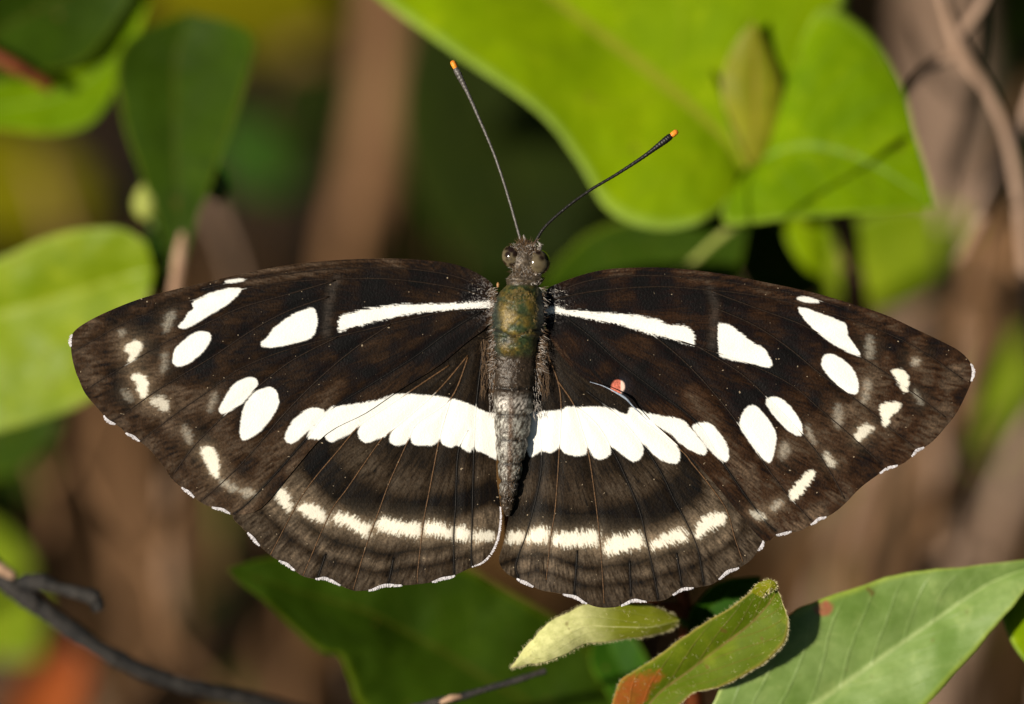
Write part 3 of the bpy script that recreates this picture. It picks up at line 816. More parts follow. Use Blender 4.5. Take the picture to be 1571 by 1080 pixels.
MAPR = lambda x, y: (1592 - x - 0.16 * (y - 520), y + 0.06 * (795 - x))
LFW = [(757, 441), (745, 427), (715, 411), (680, 402), (620, 397), (560, 397), (500, 400), (440, 407), (380, 418), (320, 432), (260, 446), (210, 460), (165, 478), (135, 493), (115, 507),
       (109, 520), (110, 545), (116, 570), (121, 582), (131, 604), (153, 630), (164, 643), (177, 651), (186, 657), (193, 664), (205, 669), (214, 677), (230, 690), (244, 707), (254, 720), (263, 734), (279, 748), (290, 754), (298, 763), (312, 773), (325, 778), (342, 781), (353, 788), (360, 790),
       (400, 780), (450, 722), (500, 666), (560, 634), (612, 599), (673, 561), (715, 526), (748, 500), (760, 475)]
LHW = [(357, 787), (371, 809), (388, 824), (398, 837), (415, 852), (428, 860), (441, 865), (452, 875), (465, 884), (484, 888), (497, 886), (509, 890), (522, 898), (542, 906), (557, 906), (569, 905), (590, 897), (617, 898), (643, 896), (663, 893), (677, 887), (695, 884), (703, 880), (724, 870), (740, 863), (754, 848), (764, 824), (768, 795), (767, 771),
       (762, 735), (762, 690), (765, 640), (768, 590), (770, 540), (755, 500), (700, 515), (600, 560), (480, 640), (390, 740)]
RFW = [(838, 446), (856, 435), (892, 422), (926, 414), (964, 411), (1027, 411), (1109, 420), (1169, 432), (1232, 445), (1280, 458), (1353, 481), (1401, 503), (1437, 520), (1468, 536), (1485, 551),
       (1492, 566), (1490, 585), (1484, 601), (1468, 633), (1450, 656), (1432, 676), (1418, 686), (1406, 690), (1399, 700), (1387, 710), (1377, 714), (1362, 717), (1350, 726), (1329, 741), (1314, 754), (1300, 769), (1283, 784), (1268, 793), (1256, 795), (1244, 805), (1225, 815), (1210, 816), (1191, 821), (1168, 827),
       (1110, 758), (1075, 718), (1045, 688), (1010, 656), (975, 626), (945, 603), (905, 587), (860, 545), (840, 508), (832, 478)]
RHW = [(1170, 822), (1171, 830), (1163, 845), (1151, 860), (1134, 871), (1116, 876), (1103, 889), (1091, 897), (1064, 902), (1047, 903), (1032, 913), (1018, 921), (992, 923), (972, 920), (953, 929), (939, 932), (920, 932), (900, 926), (883, 915), (864, 912), (850, 909), (832, 906), (818, 900), (807, 893), (793, 888), (778, 880), (768, 868), (766, 855), (772, 834), (778, 805), (784, 776),
       (795, 735), (800, 690), (800, 640), (802, 590), (812, 540), (835, 505), (900, 520), (1000, 590), (1110, 700)]

fw_sp = {  # (points, edge softness, ragged amplitude, whiteness)
 'L': [([(346, 431), (360, 428), (374, 428), (373, 431), (362, 433), (349, 434)], 1.5, 1, .9),
  ([(345, 444), (355, 442), (370, 443), (362, 455), (345, 469), (321, 483), (297, 498), (281, 504), (274, 500), (283, 491), (288, 481), (297, 473), (296, 464), (311, 455), (331, 447)], 1.5, 1.2, 1),
  ([(321, 511), (323, 518), (316, 534), (297, 552), (278, 562), (268, 560), (265, 552), (269, 536), (283, 522), (299, 511), (311, 509)], 1.5, 1.2, 1),
  ([(400, 527), (410, 517), (420, 504), (444, 486), (468, 475), (480, 473), (485, 480), (486, 500), (478, 517), (463, 524), (439, 529), (420, 532), (404, 532)], 1.5, 1.6, 1),
  ([(519, 507), (523, 486), (540, 480), (564, 474), (612, 468), (661, 467), (709, 465), (752, 463), (752, 471), (721, 473), (685, 475), (625, 482), (588, 490), (555, 498), (536, 504)], 2, 4, 1),
  ([(203, 526), (214, 524), (216, 534), (209, 546), (199, 554), (199, 544), (191, 534)], 4, 4, .95),
  ([(203, 577), (215, 574), (226, 583), (226, 598), (222, 611), (214, 604), (210, 589)], 4, 4, .95),
  ([(232, 615), (246, 610), (257, 617), (256, 629), (246, 626)], 5, 5, .6),
  ([(374, 581), (386, 579), (395, 585), (392, 595), (374, 616), (355, 629), (340, 634), (336, 628), (343, 614), (355, 594)], 1.5, 1.2, 1),
  ([(400, 597), (415, 594), (425, 603), (427, 621), (412, 647), (396, 664), (376, 675), (369, 669), (369, 650), (374, 626), (386, 606)], 1.5, 1.2, 1),
  ([(311, 688), (321, 685), (331, 697), (335, 715), (334, 730), (326, 727), (318, 710), (309, 696)], 4, 4, .95),
  ([(340, 738), (352, 742), (364, 750), (356, 752), (345, 746)], 6, 5, .4), ([(370, 754), (384, 752), (392, 757), (380, 761)], 5, 5, .45),
  ([(280, 655), (288, 658), (294, 674), (290, 680), (283, 668)], 6, 5, .3), ([(183, 508), (191, 508), (190, 514), (184, 515)], 5, 3, .25), ([(325, 610), (331, 604), (328, 622), (321, 628)], 7, 5, .25),
  ([(258, 483), (266, 480), (263, 495), (255, 506), (252, 498)], 7, 5, .3), ([(250, 545), (257, 545), (254, 565), (248, 570)], 7, 5, .25), ([(188, 600), (198, 603), (202, 613), (192, 610)], 6, 5, .22),
  ([(437, 672), (443, 656), (455, 640), (470, 629), (482, 626), (497, 630), (491, 643), (472, 662), (452, 678), (442, 679)], 1.5, 1.5, 1),
  ([(471, 671), (478, 656), (498, 634), (513, 624), (544, 620), (580, 614), (610, 604), (625, 610), (600, 640), (500, 672), (485, 674)], 1.5, 2.5, 1)],
 'R': [([(1224, 456), (1239, 456), (1253, 460), (1256, 464), (1242, 464), (1227, 461)], 1.5, 1, .9),
  ([(1225, 474), (1235, 473), (1263, 483), (1290, 493), (1298, 499), (1301, 515), (1309, 527), (1319, 543), (1314, 545), (1292, 536), (1263, 517), (1239, 495)], 1.5, 1.2, 1),
  ([(1261, 551), (1268, 544), (1278, 544), (1292, 551), (1307, 565), (1316, 584), (1316, 601), (1309, 604), (1292, 597), (1273, 578), (1262, 563)], 1.5, 1.2, 1),
  ([(1102, 500), (1107, 496), (1121, 500), (1138, 512), (1157, 527), (1172, 535), (1184, 556), (1179, 563), (1160, 559), (1133, 554), (1109, 548), (1103, 538)], 1.5, 1.6, 1),
  ([(832, 474), (856, 471), (870, 476), (892, 477), (916, 480), (952, 482), (988, 486), (1012, 492), (1025, 498), (1049, 500), (1061, 506), (1065, 517), (1065, 529), (1056, 528), (1025, 518), (988, 509), (952, 498), (916, 491), (880, 484), (856, 480), (832, 480)], 2, 3.5, 1),
  ([(1370, 570), (1382, 567), (1393, 578), (1392, 599), (1384, 598), (1377, 585)], 3, 3, .95),
  ([(1350, 625), (1362, 617), (1380, 620), (1377, 630), (1367, 639), (1360, 654), (1354, 651), (1352, 637)], 3, 3, .95),
  ([(1312, 667), (1324, 653), (1339, 656), (1330, 666), (1317, 676)], 4, 4, .75),
  ([(1175, 618), (1184, 609), (1199, 612), (1215, 627), (1228, 647), (1231, 664), (1225, 668), (1211, 661), (1191, 642)], 1.5, 1.2, 1),
  ([(1135, 651), (1141, 631), (1152, 622), (1163, 626), (1177, 642), (1189, 661), (1190, 680), (1184, 705), (1177, 709), (1158, 690), (1143, 668)], 1.5, 1.2, 1),
  ([(1215, 752), (1230, 733), (1242, 724), (1251, 726), (1244, 738), (1232, 753), (1219, 766), (1213, 761)], 3, 4, .95),
  ([(1152, 785), (1165, 788), (1173, 794), (1160, 795)], 5, 4, .5), ([(1183, 778), (1196, 768), (1200, 773), (1188, 782)], 5, 4, .45),
  ([(1266, 696), (1273, 700), (1281, 712), (1272, 712)], 5, 4, .5), ([(1332, 520), (1338, 525), (1338, 545), (1331, 545)], 7, 5, .3), ([(1328, 585), (1334, 590), (1330, 612), (1324, 615)], 7, 5, .3),
  ([(1238, 655), (1245, 665), (1250, 680), (1241, 672)], 6, 5, .3), ([(1402, 550), (1410, 552), (1407, 559), (1400, 557)], 5, 4, .4), ([(1402, 600), (1409, 606), (1415, 618), (1407, 614)], 6, 4, .3), ([(1285, 622), (1292, 635), (1286, 655), (1280, 640)], 7, 5, .28),
  ([(1203, 680), (1210, 688), (1202, 702), (1197, 695)], 7, 5, .3),
  ([(1062, 655), (1078, 648), (1093, 653), (1105, 666), (1115, 683), (1118, 702), (1110, 708), (1093, 695), (1078, 676)], 1.5, 1.5, 1),
  ([(975, 627), (997, 635), (1035, 641), (1050, 647), (1069, 668), (1083, 688), (1081, 697), (1069, 695), (1050, 685), (1025, 663), (1001, 650), (975, 640)], 1.5, 2, 1)]}
hw_sp = {
 'L': [([(480, 640), (530, 622), (560, 620), (585, 612), (610, 605), (650, 606), (690, 611), (720, 620), (745, 632), (775, 642), (775, 705), (757, 703), (742, 695), (731, 691), (727, 685), (722, 692), (718, 693), (703, 684), (691, 686), (679, 681), (674, 671), (670, 679), (662, 683), (643, 683), (633, 680), (629, 670), (624, 678), (617, 682), (607, 683), (598, 676), (600, 661), (590, 670), (581, 673), (564, 679), (554, 675), (549, 664), (553, 651), (543, 660), (535, 666), (516, 675), (506, 677), (497, 668)], 1.5, 1.5, 1),
  ([(422, 755), (430, 748), (439, 756), (444, 768), (446, 784), (436, 776)], 5, 7, .85), ([(458, 779), (470, 773), (484, 778), (500, 794), (499, 802), (486, 797), (474, 791)], 5, 8, .9),
  ([(513, 797), (523, 789), (545, 795), (557, 802), (568, 809), (565, 822), (552, 816), (533, 807)], 5, 9, .97), ([(577, 805), (588, 797), (610, 801), (629, 803), (647, 807), (644, 825), (629, 820), (600, 816), (581, 812)], 5, 9, 1),
  ([(654, 807), (662, 802), (674, 803), (692, 811), (706, 808), (721, 816), (721, 829), (705, 826), (693, 825), (675, 821), (656, 819)], 5, 9, 1), ([(729, 819), (742, 816), (756, 819), (755, 827), (742, 829), (729, 828)], 5, 9, .8)],
 'R': [([(795, 632), (822, 632), (859, 629), (871, 624), (886, 625), (915, 624), (939, 627), (961, 636), (968, 625), (980, 632), (1000, 645), (1021, 659), (1034, 673), (1043, 695), (1040, 709), (1026, 710), (1006, 700), (988, 682), (986, 697), (975, 708), (961, 702), (938, 685), (936, 697), (922, 705), (910, 700), (902, 687), (898, 697), (881, 699), (867, 695), (858, 687), (852, 691), (843, 695), (832, 692), (814, 701), (808, 690), (795, 690)], 1.5, 1.5, 1),
  ([(780, 821), (790, 817), (806, 821), (806, 828), (790, 831), (780, 829)], 5, 8, .85), ([(809, 823), (821, 812), (836, 811), (842, 821), (837, 830), (809, 829)], 5, 9, .95), ([(851, 824), (867, 817), (898, 816), (915, 815), (918, 832), (908, 836), (881, 836), (854, 836)], 5, 9, 1),
  ([(928, 834), (941, 824), (960, 823), (975, 819), (986, 827), (986, 838), (963, 842), (932, 848)], 5, 9, 1), ([(1002, 832), (1018, 822), (1043, 811), (1053, 821), (1050, 829), (1028, 833), (1004, 842)], 5, 8, .97),
  ([(1068, 818), (1074, 803), (1091, 791), (1108, 789), (1111, 799), (1093, 810), (1071, 825)], 5, 8, .95)]}
fw_veinsL = [
 [(752, 447), (700, 424), (620, 412), (520, 412), (440, 420), (380, 428), (310, 443)],
 [(752, 456), (690, 440), (600, 428), (520, 428), (450, 432), (380, 442), (290, 462), (200, 492), (112, 540)],
 [(515, 430), (440, 452), (370, 472), (320, 495), (260, 522), (190, 562), (128, 600)],
 [(505, 455), (440, 478), (385, 508), (330, 545), (285, 572), (240, 600), (200, 628), (170, 647)],
 [(748, 474), (680, 479), (600, 497), (520, 516), (440, 537), (370, 565), (320, 600), (270, 635), (215, 677)],
 [(520, 516), (450, 552), (400, 590), (350, 632), (300, 682), (262, 733)],
 [(600, 497), (540, 538), (480, 590), (430, 642), (390, 690), (350, 732), (308, 769)],
 [(740, 477), (690, 508), (640, 545), (580, 583), (506, 630), (470, 673), (420, 730), (380, 772), (359, 788)],
 ]
hw_veins = {
 'L': [([(718, 545), (670, 601), (600, 662), (583, 677), (533, 749), (506, 788), (465, 883)], 0), ([(690, 560), (600, 620), (553, 652), (520, 690), (494, 720), (475, 744), (456, 773), (415, 851)], 0), ([(718, 548), (692, 611), (640, 650), (626, 677), (598, 739), (581, 785), (561, 840), (542, 904)], 0),
       ([(692, 611), (680, 650), (673, 679), (660, 747), (650, 800), (641, 877), (641, 894)], 0), ([(718, 660), (703, 695), (699, 776), (696, 824), (697, 880)], 1), ([(742, 530), (733, 600), (728, 660), (725, 776), (723, 848), (724, 869)], 1),
       ([(604, 856), (596, 894)], 1), ([(500, 850), (488, 885)], 1)],
 'R': [([(839, 541), (856, 585), (861, 625), (858, 690), (855, 740), (851, 788), (845, 824), (838, 890)], 0), ([(856, 585), (880, 620), (893, 660), (902, 690), (910, 740), (917, 795), (922, 848), (927, 926)], 0), ([(880, 620), (915, 650), (938, 688), (956, 723), (981, 783), (992, 829), (1004, 885), (1010, 919)], 1),
       ([(900, 600), (950, 640), (988, 685), (1016, 728), (1033, 764), (1055, 805), (1071, 844), (1080, 896)], 1), ([(832, 560), (826, 620), (831, 699), (826, 747), (809, 815), (792, 863), (795, 885)], 1), ([(980, 640), (1044, 690), (1062, 711), (1091, 747), (1115, 783), (1127, 824), (1140, 862)], 0),
       ([(886, 844), (881, 911)], 1), ([(966, 860), (968, 914)], 1), ([(1038, 848), (1046, 898)], 1)]}

def wing(side, fore, outline, spots, veins, level):
    """veins: list of (polyline, darkflag). level: height of the sheet towards the camera, px"""
    name = 'forewing' if fore else 'hindwing'
    step = 1.3
    op = catmull(outline, 4, closed=True)
    x0, y0 = op.min(0) - 4; x1, y1 = op.max(0) + 4
    gx = np.arange(x0, x1, step); gy = np.arange(y0, y1, step)
    X, Y = np.meshgrid(gx, gy, indexing='ij')
    IN = inside(op, X, Y)
    cell = IN[:-1, :-1] | IN[1:, :-1] | IN[:-1, 1:] | IN[1:, 1:]
    used = np.zeros_like(IN)
    used[:-1, :-1] |= cell; used[1:, :-1] |= cell; used[:-1, 1:] |= cell; used[1:, 1:] |= cell
    outm = used & ~IN
    _, qx, qy = polydist(op, X[outm], Y[outm])
    X[outm] = qx; Y[outm] = qy
    ids = -np.ones(IN.shape, int); ids[used] = np.arange(used.sum())
    x = X[used]; y = Y[used]
    F = np.stack([ids[:-1, :-1][cell], ids[:-1, 1:][cell], ids[1:, 1:][cell], ids[1:, :-1][cell]], -1)
    # polar frame at the wing base
    bx, by = (752, 470) if side == 'L' else (836, 475)
    if not fore: bx, by = (752, 520) if side == 'L' else (824, 530)
    dx = x - bx; dy = y - by
    r = np.hypot(dx, dy); th = np.arctan2(dy, np.abs(dx) if True else dx)
    o_th = np.arctan2(op[:, 1] - by, np.abs(op[:, 0] - bx)); o_r = np.hypot(op[:, 0] - bx, op[:, 1] - by)
    bins = np.linspace(-0.6, 1.75, 140); rm = np.zeros(140)
    for i, b in enumerate(bins):
        m = np.abs(o_th - b) < 0.04
        rm[i] = o_r[m].max() if m.any() else np.nan
    ok = ~np.isnan(rm); rm = np.interp(bins, bins[ok], rm[ok])
    rm = np.convolve(np.pad(rm, 3, mode='edge'), np.ones(7) / 7, 'valid')
    rho = r / np.interp(th, bins, rm)
    # streaks: scale rows run out from the base
    streak = vnoise(th * 230 + 40, r / 9.0 + 7, 3 + fore) - 0.5
    streak2 = vnoise(th * 120 + 90, r / 22.0 + 17, 9 + fore) - 0.5
    grain = vnoise(x / 1.6 + 500, y / 1.6 + 500, 13) - 0.5
    blot = fbm(x / 38 + 20, y / 38 + 20, 23 + (side == 'R') * 5 + fore, 3)
    if fore:
        prof = np.interp(rho, [0, .1, .45, .7, .78, .84, .88, .92, .96, 1.0], [.009, .009, .006, .007, .030, .008, .036, .011, .036, .022])
        prof = prof * (0.1 + 1.6 * blot) * (.55 + .9 * sstep(.35, .65, blot))
        strip_d, _, _ = polydist([(520, 590), (460, 660), (400, 735), (372, 780)] if side == 'L' else [MAPR(*q) for q in [(520, 590), (460, 660), (400, 735), (372, 780)]], x, y, False)
        prof = prof + 0.028 * np.exp(-(strip_d / 13) ** 2)
        low = sstep(560, 760, y)
        prof = prof + low * 0.012 * (blot * 2)
        if side == 'R':
            base = np.array([1.5, .62, .22]); hi = np.array([1.05, .68, .42])
        else:
            base = np.array([1.4, .66, .25]); hi = np.array([1.05, .68, .42])
    else:
        prof = np.interp(rho, [0, .35, .5, .56, .60, .64, .72, .77, .82, .845, .885, .915, .945, 1.0], [.014, .009, .014, .040, .034, .006, .006, .085, .05, .005, .085, .012, .056, .034])
        prof = prof * (0.55 + 0.9 * blot)
        base = np.array([1.2, .74, .38]); hi = np.array([1.05, .76, .50])
    prof = prof * (1 + 1.3 * streak + 0.8 * streak2 + 0.35 * grain)
    ray = fbm(th * 16 + 60, r / 160 + 5, 71 + fore, 2) - .5  # fold highlights and cell shading put into the colour as radial stripes
    prof = prof * (1 + 1.3 * ray)
    prof = np.clip(prof, 0.002, 1)
    k = sstep(0.015, 0.06, prof)[:, None]
    col = prof[:, None] * (base * (1 - k) + hi * k) * 0.82
    # vein shading and relief
    dv = np.full(x.shape, 99.0); dvd = np.full(x.shape, 99.0)
    vcurves = []
    for v, dk in veins:
        c = catmull(v, 6)
        vcurves.append((c, dk))
        d, _, _ = polydist(c, x, y, False)
        dv = np.minimum(dv, d)
        if dk: dvd = np.minimum(dvd, d)
    col *= (1 - 0.55 * np.exp(-(dvd / 2.8) ** 2) - 0.40 * np.exp(-(dv / 3.6) ** 2))[:, None]
    if fore:
        bar = [(517, 428), (507, 450), (503, 480), (500, 512)]
        if side == 'R': bar = [MAPR(*q) for q in bar]
        d, _, _ = polydist(catmull(bar, 5), x, y, False)
        col += (0.022 * np.exp(-(d / 7) ** 2) * (1 + streak))[:, None] * np.array([1.0, .85, .72])
    # white markings
    for pts, soft, rag, wh in spots:
        c = catmull(pts, 5, closed=True)
        mx0, my0 = c.min(0) - 25; mx1, my1 = c.max(0) + 25
        m = (x > mx0) & (x < mx1) & (y > my0) & (y < my1)
        if not m.any(): continue
        xx, yy = x[m], y[m]
        d, _, _ = polydist(c, xx, yy)
        sdv = np.where(inside(c, xx, yy), -d, d)
        sdv = sdv + rag * (streak[m] * 1.3 + grain[m] * 0.6)
        a = (1 - sstep(-soft * .5, soft, sdv)) * wh
        if soft > 3:                                    # brownish halo round the dusted spots
            halo = np.exp(-np.clip(sdv, 0, 99) / 8.0) * 0.14 * wh
            col[m] += halo[:, None] * np.array([1.0, .76, .50]) * (1 + 1.2 * streak[m])[:, None]
        if soft > 3 and not fore: a = a * (1 - .9 * np.exp(-(dv[m] / 3.2) ** 2))
        if wh < .5: a = a * .6
        white = np.array([.93, .92, .875]) if soft < 3 else np.array([.9, .85, .72])
        tone = 1 - 0.07 * (vnoise(xx / 14 + 9, yy / 14 + 9, 3)) - .10 * np.abs(streak[m]) * 2 * np.exp(np.clip(sdv, -99, 0) / 9) - .35 * (grain[m] > .44) * np.exp(np.clip(sdv, -99, 0) / 5)
        # veins tint the white faintly
        tone = tone - 0.02 * np.exp(-(dv[m] / 1.5) ** 2)
        col[m] = col[m] * (1 - a[:, None]) + white * (a * tone)[:, None]
    if fore:   # dusty pale scales near the base of the wing
        d = np.hypot(x - bx, y - (by - 12))
        a = np.exp(-(d / 26) ** 2) * (grain > 0.18)
        col = col * (1 - .6 * a[:, None]) + np.array([.35, .33, .33]) * .6 * a[:, None]
    if fore and side == 'R':
        cc = catmull([(938, 600), (939, 589), (946, 583), (956, 586), (958, 595), (953, 603), (945, 605)], 4, True)
        m = (np.abs(x - 948) < 45) & (np.abs(y - 598) < 35)
        d, _, _ = polydist(cc, x[m], y[m]); sdv = np.where(inside(cc, x[m], y[m]), -d, d)
        dk = np.exp(-np.clip(sdv, 0, 99) / 9) * (x[m] > 950) * .8  # shadow of the lifted edge painted into the wing colour
        col[m] = col[m] * (1 - dk[:, None]) + np.array([.012, .013, .02]) * dk[:, None]
        a = 1 - sstep(-1, 1.5, sdv)
        rc = np.where((x[m] > 952)[:, None], np.array([.85, .6, .5]), np.array([.55, .15, .10]))
        col[m] = col[m] * (1 - a[:, None]) + rc * a[:, None]
    col = np.clip(col, 0.002, .93)
    # relief
    h = level + 1.0 * sstep(0, 13, dv) - 1.0 + 2.2 * (fbm(x / 60 + 30, y / 60 + 30, 41, 2) - .5)
    h = h + (4.0 * (1 - np.exp(-np.hypot(x - 794, y - 500) / 120)))
    if fore: h = h - 1.5 * np.exp(-r / 30)
    if not fore:
        h = h - 8 * np.exp(-((x - 790) / 45) ** 2)       # folds down beside the abdomen
    hfun = lambda px, py: None
    from_idx = lambda px, py: np.array([h[np.argmin((x - a) ** 2 + (y - b) ** 2)] for a, b in zip(px, py)])
    W = P(x, y, -h)
    # coarse underside
    sx = 6.0
    ux = np.arange(x0, x1, sx); uy = np.arange(y0, y1, sx)
    UX, UY = np.meshgrid(ux, uy, indexing='ij')
    UIN = inside(op, UX, UY); dd, qx, qy = polydist(op, UX, UY)
    uc = UIN[:-1, :-1] | UIN[1:, :-1] | UIN[:-1, 1:] | UIN[1:, 1:]
    um = np.zeros_like(UIN); um[:-1, :-1] |= uc; um[1:, :-1] |= uc; um[:-1, 1:] |= uc; um[1:, 1:] |= uc
    o2 = um & ~UIN; UX[o2] = qx[o2]; UY[o2] = qy[o2]
    uid = -np.ones(UIN.shape, int); uid[um] = np.arange(um.sum()) + len(x)
    UF = np.stack([uid[:-1, :-1][uc], uid[1:, :-1][uc], uid[1:, 1:][uc], uid[:-1, 1:][uc]], -1)
    ufold = 0 if fore else 9 * np.exp(-((UX[um] - 790) / 45) ** 2)
    UW = P(UX[um], UY[um], -(level - (3.6 if fore else 6.5) - ufold))
    allV = np.concatenate([W, UW]); allF = np.concatenate([F, UF])
    fm = np.concatenate([np.zeros(len(F)), np.ones(len(UF))])
    allC = np.concatenate([col, np.full((len(UW), 3), .15)])
    ob = mesh_obj(name, allV, allF, [M_wing, M_under], bf, col=allC, face_mat=fm)
    # veins as fine raised ribs
    for c, dk in vcurves:
        cin = inside(op, c[:, 0], c[:, 1])
        c = c[cin]
        if len(c) < 3: continue
        hh = from_idx(c[:, 0], c[:, 1])
        rad = np.linspace(1.5, 0.85, len(c)) * S
        vc = np.array([col[np.argmin((x - a) ** 2 + (y - b) ** 2)] for a, b in c])
        wt = sstep(.2, .6, vc.mean(1))[:, None]
        dkc = np.array([.006, .004, .003]) if dk else (np.array([.016, .009, .005]) if fore else np.array([.10, .052, .022]))
        vcc = wt * np.array([.86, .84, .78]) + (1 - wt) * dkc
        tv, tf, tu = tube(P(c[:, 0], c[:, 1], -(hh - 0.25 - 0.7 * wt[:, 0])), rad, 6, 0.05, 3)
        mesh_obj('vein', tv, tf, M_veincol, ob, uv=tu, col=np.repeat(vcc, 6, axis=0))
    return ob, op, from_idx

def fringe(ob, op, hf, a, b, w=4.0, seed=0):
    """white hair fringe along the outline from point a to point b"""
    i = int(np.argmin(np.hypot(*(op - np.array(a)).T))); j = int(np.argmin(np.hypot(*(op - np.array(b)).T)))
    n = len(op)
    fwd = (j - i) % n; bwd = (i - j) % n
    seq = [(i + k) % n for k in range(fwd + 1)] if fwd <= bwd else [(i - k) % n for k in range(bwd + 1)]
    c = op[seq]
    c = catmull(c, 5) if len(c) > 2 else np.linspace(np.array(a, float), np.array(b, float), 12)
    d = np.cumsum(np.r_[0, np.hypot(*np.diff(c, axis=0).T)]); L = d[-1]
    cen = op.mean(0)
    r = np.random.default_rng(seed)
    V = []; F = []
    nh = int(L / 0.45)
    hts = hf(c[:, 0], c[:, 1])
    for k in range(nh):
        s = (k + r.random()) / nh * L
        px = np.interp(s, d, c[:, 0]); py = np.interp(s, d, c[:, 1]); hh = np.interp(s, d, hts)
        e = 0.5
        tx = np.interp(s + e, d, c[:, 0]) - np.interp(s - e, d, c[:, 0]); ty = np.interp(s + e, d, c[:, 1]) - np.interp(s - e, d, c[:, 1])
        l = math.hypot(tx, ty) + 1e-9; tx /= l; ty /= l
        nx, ny = ty, -tx
        if not inside(op, np.array([px - nx * 3]), np.array([py - ny * 3]))[0]: nx, ny = -nx, -ny
        if r.random() < .12: continue
        ww = w * (0.25 + 0.8 * math.sin(math.pi * min(max(s / L, .04), .96)) ** .7) * r.uniform(.45, 1.1)
        q = len(V)
        z = hh + r.uniform(-.4, 1.0)
        V += [(px - tx * .55 - nx * 1.2, py - ty * .55 - ny * 1.2, -z), (px + tx * .55 - nx * 1.2, py + ty * .55 - ny * 1.2, -z),
              (px + nx * ww + tx * (.45 + r.normal() * .25), py + ny * ww + ty * .4, -z), (px + nx * ww - tx * .35, py + ny * ww - ty * .35, -z)]
        F.append((q, q + 1, q + 2, q + 3))
    V = np.array(V)
    o = mesh_obj('fringe', P(V[:, 0], V[:, 1], V[:, 2]), np.array(F), M_fringe, ob, smooth=False)
    return o

vR = [[MAPR(*q) for q in v] for v in fw_veinsL]
lh, lho, lhf = wing('L', False, LHW, hw_sp['L'], hw_veins['L'], 0)
rh, rho_, rhf = wing('R', False, RHW, hw_sp['R'], hw_veins['R'], 0)
lf, lfo, lff = wing('L', True, LFW, fw_sp['L'], [(v, i in (7, 8)) for i, v in enumerate(fw_veinsL)], 2.6)
rf, rfo, rff = wing('R', True, RFW, fw_sp['R'], [(v, i in (7, 8)) for i, v in enumerate(vR)], 2.6)
for k, (a, b) in enumerate([((109, 512), (110, 531)), ((158, 636), (178, 652)), ((193, 664), (214, 677)), ((279, 748), (298, 763)), ((325, 778), (353, 788))]): fringe(lf, lfo, lff, a, b, 4, k)
for k, (a, b) in enumerate([((380, 817), (398, 837)), ((428, 860), (452, 875)), ((484, 888), (522, 898)), ((567, 905), (619, 898)), ((663, 893), (697, 883)), ((726, 869), (768, 775))]): fringe(lh, lho, lhf, a, b, 4.2 if k < 5 else 2.6, 10 + k)
for k, (a, b) in enumerate([((1492, 558), (1490, 587)), ((1418, 686), (1398, 701)), ((1378, 714), (1349, 727)), ((1268, 793), (1243, 805)), ((1215, 816), (1188, 821))]): fringe(rf, rfo, rff, a, b, 4, 20 + k)
for k, (a, b) in enumerate([((1171, 830), (1162, 846)), ((1134, 871), (1103, 889)), ((1064, 902), (1032, 913)), ((992, 923), (952, 929)), ((900, 926), (864, 912)), ((818, 900), (793, 888))]): fringe(rh, rho_, rhf, a, b, 4.2, 30 + k)
# pale lifted fold of the right forewing's hind edge beside the red spot
fc = catmull([(905, 586, -13), (925, 592, -15), (945, 602, -18), (960, 611, -18), (972, 624, -15), (992, 644, -12)], 6)
tv, tf, tu = tube(P(fc[:, 0], fc[:, 1], fc[:, 2]), np.interp(np.linspace(0, 1, len(fc)), [0, .3, .55, .8, 1], [.3, .8, 2.0, .9, .3]) * S, 8, 0, 0)
o = mesh_obj('fold', tv, tf, M_blue, rf, uv=tu); o['label'] = 'pale blue lifted edge'

